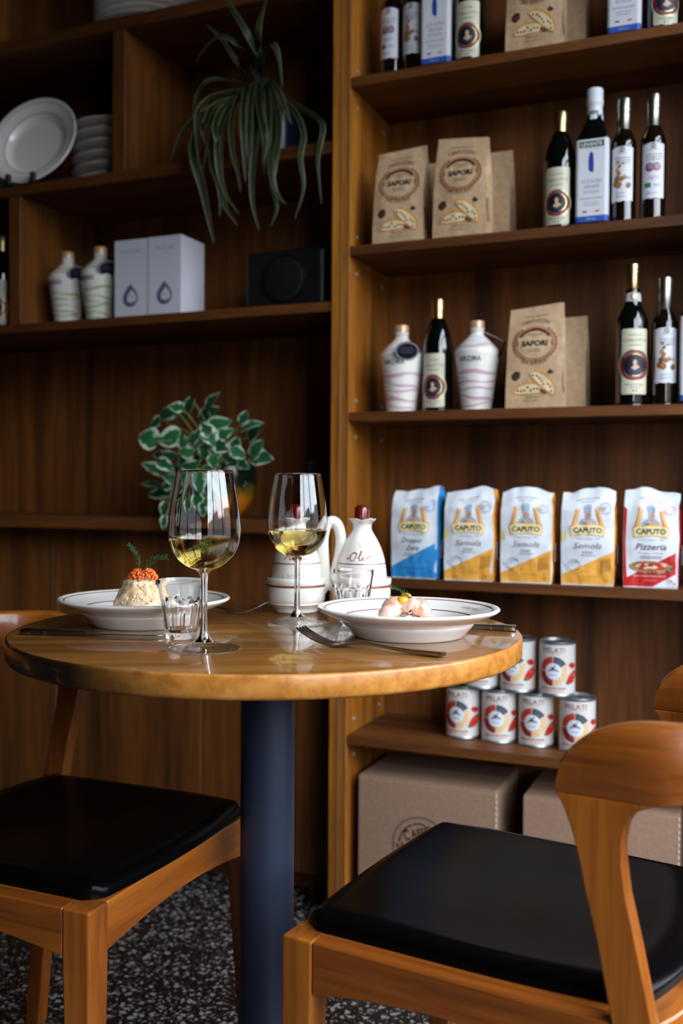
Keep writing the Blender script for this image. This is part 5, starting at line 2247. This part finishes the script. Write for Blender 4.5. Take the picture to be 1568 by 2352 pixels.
def white_carton(label, s0, s1, t0):
    w, d, h = s1 - s0, .105, .186
    loc, r = shelf_pos((s0 + s1) / 2, t0 + d / 2, LS[2] + .0003, .0)
    root = thing('white_carton', label, 'carton', loc, r, 'white gift cartons')
    m = MB()
    m.box(-w / 2, w / 2, -d / 2, d / 2, 0, h)
    m.build('carton', 'whitebox', root, bevel=.0012, seg=2)
    p = Print()
    p.text('Olio di aglio', 0, .1555, .0080, (150, 150, 156), 1, shear=.3, width=.058)
    p.text('aroma', .004, .1455, .0045, (170, 170, 176), 1, width=.016)
    p.build('printed_lettering', flat_front(-d / 2), root)
    p = Print()
    cz = .046

    def drop(k, x0=0.0, y0=0.0):
        pts = []
        for i in range(28):
            a = 2 * PI * i / 28
            r = .0215 * k
            x = r * sin(a) * (1 - max(0, cos(a)) ** 2 * .75)
            y = r * cos(a) * (1.55 if cos(a) > 0 else 1.0)
            pts.append((x + x0, cz + y + y0))
        return pts
    p.poly(drop(1), (96, 98, 104), 1)
    p.poly(drop(.86), (88, 92, 132), 2)
    p.poly(drop(.62, .004, -.001), (206, 200, 212), 3)
    p.stroke([(-.006, cz - .010), (.004, cz - .013), (.013, cz - .008)], .0035, (150, 84, 120), 4, 3)
    p.stroke([(-.006, cz + .004), (.004, cz + .002), (.012, cz + .004)], .0018, (170, 140, 150), 4, 3)
    p.build('printed_drop', flat_front(-d / 2), root)
    return root


white_carton('white carton with a drop picture beside the green-striped bottles', -.611, -.518, .022)
white_carton('white carton with a drop picture, right-hand one of the two', -.514, -.421, .020)

# black loudspeaker in the dark end of the shelf
sp = thing('loudspeaker', 'black loudspeaker with round cone in the dark end of the shelf', 'loudspeaker', W(-.165, .12, LS[2] + .0003), -PSI)
m = MB()
m.box(-.10, .10, -.075, .075, 0, .135)
m.build('cabinet', 'black', sp, bevel=.012, seg=4)
m = MB()
m.tube([(0, -.0752, .066), (0, -.079, .066)], [.056, .054], 40)
m.build('grille_ring', 'blackgloss', sp, smooth=True)
m = MB()
m.lathe([(0, .004), (.015, .006), (.040, .0005), (.048, .001), (.050, .0)], 40)
q = m.build('cone', 'black', sp, smooth=True)
q.rotation_euler = (rad(90), 0, 0)
q.location = (0, -.0791, .066)

# dark storage tin on the ledge
bx = thing('storage_tin', 'dark grey-green storage tin on the ledge beside the post', 'tin', W(-.098, .215, .8788), -PSI)
m = MB()
m.box(-.062, .062, -.05, .05, 0, .128)
m.build('tin_body', ink(40, 48, 46), bx, bevel=.004, seg=2)
m = MB()
m.box(-.0635, .0635, -.0515, .0515, .1285, .140)
m.build('lid', ink(46, 54, 52), bx, bevel=.003, seg=2)

# ------------------------------------------------------------------ plants
SPIDER= [[(-0.289,0.11,1.904),(-0.264,0.008,1.91),(-0.286,-0.028,1.956),(-0.328,-0.028,1.997)],[(-0.258,0.11,1.921),(-0.219,0.024,1.919),(-0.212,-0.045,1.949),(-0.253,-0.045,2.015),(-0.265,-0.045,2.038)],[(-0.261,0.11,1.922),(-0.222,0.029,1.922),(-0.191,-0.035,1.947),(-0.185,-0.035,1.984),(-0.17,-0.035,2.024)],[(-0.276,0.11,1.93),(-0.251,0.04,1.941),(-0.243,-0.031,1.937),(-0.274,-0.048,1.955),(-0.31,-0.048,1.944),(-0.343,-0.048,1.908)],[(-0.248,0.11,1.914),(-0.209,0.039,1.929),(-0.165,-0.032,1.922),(-0.145,-0.049,1.914),(-0.133,-0.049,1.882),(-0.125,-0.049,1.818)],[(-0.239,0.11,1.902),(-0.17,0.015,1.848),(-0.135,-0.019,1.793),(-0.117,-0.019,1.748)],[(-0.295,0.11,1.9),(-0.312,0.04,1.895),(-0.326,-0.016,1.876),(-0.356,-0.016,1.852),(-0.372,-0.016,1.806)],[(-0.301,0.11,1.89),(-0.321,0.034,1.865),(-0.313,-0.042,1.823),(-0.329,-0.061,1.79),(-0.332,-0.061,1.754),(-0.33,-0.061,1.697)],[(-0.307,0.11,1.882),(-0.317,0.048,1.853),(-0.336,-0.014,1.81),(-0.363,-0.029,1.785),(-0.397,-0.029,1.752),(-0.419,-0.029,1.702)],[(-0.314,0.11,1.878),(-0.329,0.049,1.828),(-0.318,-0.013,1.769),(-0.321,-0.028,1.712),(-0.336,-0.028,1.661),(-0.339,-0.028,1.646)],[(-0.307,0.11,1.879),(-0.302,0.043,1.839),(-0.288,-0.023,1.774),(-0.273,-0.07,1.705),(-0.267,-0.07,1.641),(-0.249,-0.07,1.593),(-0.217,-0.07,1.549)],[(-0.295,0.11,1.894),(-0.286,0.043,1.849),(-0.264,-0.024,1.77),(-0.251,-0.041,1.699),(-0.236,-0.041,1.646),(-0.23,-0.041,1.606)],[(-0.289,0.11,1.896),(-0.252,0.015,1.835),(-0.214,-0.061,1.751),(-0.211,-0.061,1.687),(-0.207,-0.061,1.621)],[(-0.264,0.11,1.911),(-0.237,0.043,1.829),(-0.204,-0.024,1.724),(-0.202,-0.041,1.642),(-0.2,-0.041,1.578),(-0.183,-0.041,1.517)],[(-0.258,0.11,1.91),(-0.217,0.021,1.819),(-0.168,-0.05,1.736),(-0.165,-0.05,1.698),(-0.17,-0.05,1.655)],[(-0.242,0.11,1.897),(-0.201,0.036,1.808),(-0.173,-0.023,1.72),(-0.181,-0.023,1.688),(-0.181,-0.023,1.644)],[(-0.233,0.11,1.89),(-0.185,0.051,1.811),(-0.152,-0.008,1.735),(-0.142,-0.05,1.657),(-0.147,-0.05,1.608),(-0.136,-0.05,1.561),(-0.152,-0.05,1.52)],[(-0.301,0.11,1.89),(-0.328,0.014,1.832),(-0.307,-0.063,1.763),(-0.316,-0.063,1.751),(-0.307,-0.063,1.714)],[(-0.307,0.11,1.874),(-0.35,0.053,1.822),(-0.366,-0.004,1.765),(-0.348,-0.044,1.697),(-0.327,-0.044,1.629),(-0.311,-0.044,1.562),(-0.296,-0.044,1.499)],[(-0.314,0.11,1.872),(-0.334,0.036,1.8),(-0.306,-0.037,1.694),(-0.278,-0.056,1.631),(-0.272,-0.056,1.594),(-0.274,-0.056,1.553)],[(-0.227,0.11,1.879),(-0.137,0.038,1.8),(-0.08,-0.034,1.717),(-0.079,-0.052,1.662),(-0.071,-0.052,1.598),(-0.092,-0.052,1.531)],[(-0.227,0.11,1.879),(-0.109,0.053,1.799),(-0.049,-0.004,1.745),(-0.048,-0.019,1.693),(-0.053,-0.019,1.656),(-0.044,-0.019,1.567)],[(-0.242,0.11,1.881),(-0.179,0.017,1.76),(-0.147,-0.057,1.656),(-0.135,-0.057,1.594),(-0.11,-0.057,1.563)],[(-0.307,0.11,1.877),(-0.312,0.04,1.812),(-0.29,-0.03,1.707),(-0.273,-0.048,1.609),(-0.261,-0.048,1.569),(-0.232,-0.048,1.53)],[(-0.27,0.11,1.907),(-0.232,0.005,1.815),(-0.215,-0.032,1.723),(-0.212,-0.032,1.658)],[(-0.251,0.11,1.904),(-0.207,0.016,1.802),(-0.194,-0.017,1.725),(-0.19,-0.017,1.673)],[(-0.301,0.11,1.881),(-0.309,0.014,1.821),(-0.283,-0.063,1.747),(-0.274,-0.063,1.708),(-0.277,-0.063,1.67)]]
POTHOS= [(-0.49,0.06,1.129,185,0.068,0.032),(-0.437,0.079,1.139,250,0.051,0.034),(-0.375,0.087,1.162,48,0.051,0.029),(-0.397,0.111,1.133,28,0.061,0.037),(-0.348,0.078,1.104,15,0.057,0.033),(-0.505,0.002,1.069,165,0.05,0.04),(-0.47,0.034,1.07,185,0.053,0.045),(-0.301,0.111,1.124,60,0.031,0.019),(-0.254,0.064,1.099,20,0.054,0.026),(-0.268,0.104,1.085,35,0.05,0.031),(-0.196,-0.022,1.043,50,0.045,0.031),(-0.213,0.035,1.023,-10,0.053,0.032),(-0.326,-0.001,1.066,-45,0.048,0.032),(-0.398,0.047,1.058,200,0.04,0.024),(-0.292,0.052,1.057,80,0.033,0.03),(-0.373,-0.038,1.033,170,0.037,0.023),(-0.436,-0.005,1.025,10,0.042,0.026),(-0.521,0.073,1.033,170,0.032,0.02),(-0.419,0.083,1.018,60,0.034,0.027),(-0.529,0.064,1.001,155,0.061,0.027),(-0.436,-0.018,1.002,-30,0.044,0.023),(-0.466,0.059,0.999,160,0.036,0.022),(-0.376,-0.02,1.001,180,0.044,0.023),(-0.298,-0.04,1.008,-85,0.029,0.02),(-0.327,0.099,1.018,-60,0.038,0.029),(-0.25,-0.006,1.029,-30,0.034,0.023),(-0.436,-0.006,0.974,150,0.038,0.021),(-0.545,0.07,0.96,178,0.042,0.012),(-0.532,0.077,0.95,160,0.044,0.022),(-0.511,0.054,0.936,185,0.058,0.022),(-0.446,-0.007,0.955,190,0.028,0.019),(-0.314,0.111,0.961,5,0.048,0.022),(-0.433,-0.031,0.897,-110,0.037,0.021),(-0.421,-0.051,0.87,-95,0.03,0.016),(-0.328,-0.055,0.962,-85,0.047,0.036),(-0.288,-0.017,1.044,-20,0.034,0.025),(-0.325,-0.03,1.087,130,0.034,0.025),(-0.429,0.008,1.141,170,0.033,0.021),(-0.319,0.056,1.081,30,0.038,0.026),(-0.38,-0.039,1.063,100,0.034,0.025),(-0.425,0.068,1.045,20,0.039,0.026),(-0.321,0.014,1.032,-70,0.035,0.025),(-0.351,0.01,1.032,250,0.035,0.026),(-0.333,0.091,1.04,-40,0.036,0.026),(-0.433,0.037,0.974,200,0.04,0.026),(-0.34,0.011,0.986,-80,0.037,0.028),(-0.366,-0.039,0.944,-110,0.041,0.027),(-0.401,-0.031,0.927,-100,0.039,0.025),(-0.369,0.116,1.0,-60,0.036,0.027),(-0.521,0.06,1.108,200,0.029,0.027),(-0.292,0.095,1.006,-30,0.029,0.019),(-0.344,-0.037,1.071,60,0.039,0.027),(-0.363,0.086,1.088,-10,0.041,0.029),(-0.416,0.019,1.01,-120,0.035,0.024),(-0.382,0.053,1.053,-80,0.036,0.026),(-0.367,-0.059,0.905,-100,0.036,0.023),(-0.308,-0.031,0.944,-85,0.043,0.032),(-0.291,-0.037,0.926,-95,0.041,0.029),(-0.331,-0.032,0.928,-100,0.043,0.032),(-0.339,-0.049,0.915,-80,0.041,0.029),(-0.362,-0.037,0.928,-110,0.041,0.027),(-0.312,-0.038,0.906,-90,0.039,0.027),(-0.275,-0.034,0.951,-60,0.041,0.027),(-0.295,-0.032,0.967,-100,0.043,0.029),(-0.32,-0.05,0.897,-95,0.034,0.025)]


def strap_leaf(parent, pts, w, base):
    P = spl([Vector(W(s, t, z)) - base for s, t, z in pts], 5)
    m = MB()
    n = len(P)
    prev = None
    vd = Vector((-.15, -1, 0)).normalized()
    for i, p in enumerate(P):
        a = i / (n - 1)
        t = (P[min(i + 1, n - 1)] - P[max(i - 1, 0)]).normalized()
        side = t.cross(Vector((0, -1, .35)))
        side = side.normalized() if side.length > 1e-4 else Vector((1, 0, 0))
        if prev and side.dot(prev) < 0:
            side = -side
        prev = side
        nr = side.cross(t).normalized()
        ww = w * (.45 + .55 * min(1, a * 3)) * (1 - max(0, (a - .6) / .4) ** 1.5 * .92)
        for u, off in ((-1, .16), (-.5, .04), (0, -.05), (.5, .04), (1, .16)):
            k = m._p(p + side * (ww * u) + nr * (ww * off))
            m.uv[k] = (.5 + u / 2, a * 6)
    for i in range(n - 1):
        for j in range(4):
            m.f.append((i * 5 + j, i * 5 + j + 1, i * 5 + j + 6, i * 5 + j + 5))
            m.m.append(0)
    return m.build('leaf', 'spider', parent, smooth=True, angle=180)


def spider_plant():
    base = W(-.232, .150, LS[1] + .0003)
    root = thing('spider_plant', 'trailing spider plant with striped strap leaves in a navy pot', 'plant', base, 0)
    m = MB()
    m.lathe(sprof([(0, 0), (.040, 0), (.042, .002), (.050, .060), (.056, .118), (.058, .122), (.056, .125), (.052, .122), (.050, .112), (0, .110)], 2), 40)
    m.build('pot', 'navy', root, smooth=True)
    m = MB()
    m.lathe([(0, .1105), (.049, .1102), (.0496, .1128), (0, .116)], 24)
    m.build('soil', 'soil', root, smooth=True)
    rnd = random.Random(2)
    for i, pts in enumerate(SPIDER):
        s0, t0, z0 = pts[0]
        start = (-.232 + rnd.uniform(-.015, .015), .150 + rnd.uniform(-.015, .010), LS[1] + .113)
        w = rnd.uniform(.0055, .0078)
        if len(pts) == 7 and pts[-1][2] < 1.505:
            w = .0105
        strap_leaf(root, [start] + pts, w, base)


spider_plant()


def pothos_leaf_mesh(k):
    """heart-shaped blade along +x, unit length, folded a little on the midrib"""
    rnd = random.Random(k)
    m = MB()
    n = 10
    bend = rnd.uniform(.10, .30)
    fold = rnd.uniform(.10, .32)
    tw = rnd.uniform(-.15, .15)
    for i in range(n + 1):
        a = i / n
        w = .5 * (sin(PI * min(1, a * .93 + .07) ** .72)) ** .8 * (1 - .25 * a)
        if i == n:
            w = .004
        x = a
        zc = -bend * (a - .2) ** 2
        for j, u in enumerate((-1, -.55, 0, .55, 1)):
            y = w * u
            z = zc + fold * abs(u) * w - .10 * u * u * w + tw * u * w * a + .012 * sin(a * 9 + u * 3 + k)
            q = m._p((x - (.10 * (1 - a) ** 3) * abs(u), y, z))
            m.uv[q] = (.5 + u / 2, a * 1.6)
    for i in range(n):
        for j in range(4):
            m.f.append((i * 5 + j, i * 5 + j + 1, i * 5 + j + 6, i * 5 + j + 5))
            m.m.append(0)
    return m.mesh('leaf', 'pothos', True, angle=180)


def pothos():
    base = W(-.372, .140, .8788)
    root = thing('pothos_plant', 'bushy variegated pothos in a yellow and green glazed pot on ledge', 'plant', base, 0)
    m = MB()
    m.lathe(sprof([(0, 0), (.036, 0), (.040, .003), (.062, .030), (.076, .065), (.080, .095), (.077, .120), (.074, .128), (.071, .126), (.072, .112), (0, .108)], 3), 56)
    m.build('pot', 'pot', root, smooth=True)
    m = MB()
    m.lathe([(0, .1085), (.0705, .1125), (.070, .115), (0, .119)], 32)
    m.build('soil', 'soil', root, smooth=True)
    protos = [pothos_leaf_mesh(k) for k in range(6)]
    rnd = random.Random(21)
    top = base + Vector((0, 0, .115))
    dd, uu, nn = _n_s, Vector((0, 0, 1)), -_n_t
    for i, (s, t, z, ang, ln, wd) in enumerate(POTHOS):
        c = Vector(W(s, t, z))
        tipd = (dd * cos(rad(ang)) + uu * sin(rad(ang)) + nn * rnd.uniform(-.1, .35)).normalized()
        nrm = (nn * rnd.uniform(.7, 1) + uu * rnd.uniform(.1, .7) + dd * rnd.uniform(-.35, .35)).normalized()
        nrm = (nrm - tipd * nrm.dot(tipd)).normalized()
        side = nrm.cross(tipd).normalized()
        o = bpy.data.objects.new('leaf', protos[i % 6])
        COL.objects.link(o)
        o.parent = root
        L1 = ln * 1.06
        st = c - tipd * L1 * .5
        mx = Matrix((tipd * L1, side * wd * 1.5, nrm * L1)).transposed().to_4x4()
        mx.translation = st - base
        o.matrix_local = mx
        sm = MB()
        rt = top + dd * rnd.uniform(-.03, .03) + nn * rnd.uniform(-.03, .03) - uu * .002
        mid = (rt + st) / 2 + uu * (.03 if st.z > top.z - .02 else .055) + nn * rnd.uniform(0, .03)
        pth = [rt, mid, st] if st.z > top.z - .03 else [rt, top + (st - top) * .45 + nn * .06 + uu * .03, st]
        sm.tube([p - base for p in spl(pth, 5)], .0013, 6)
        sm.build('stem', 'stem', root, smooth=True)


pothos()
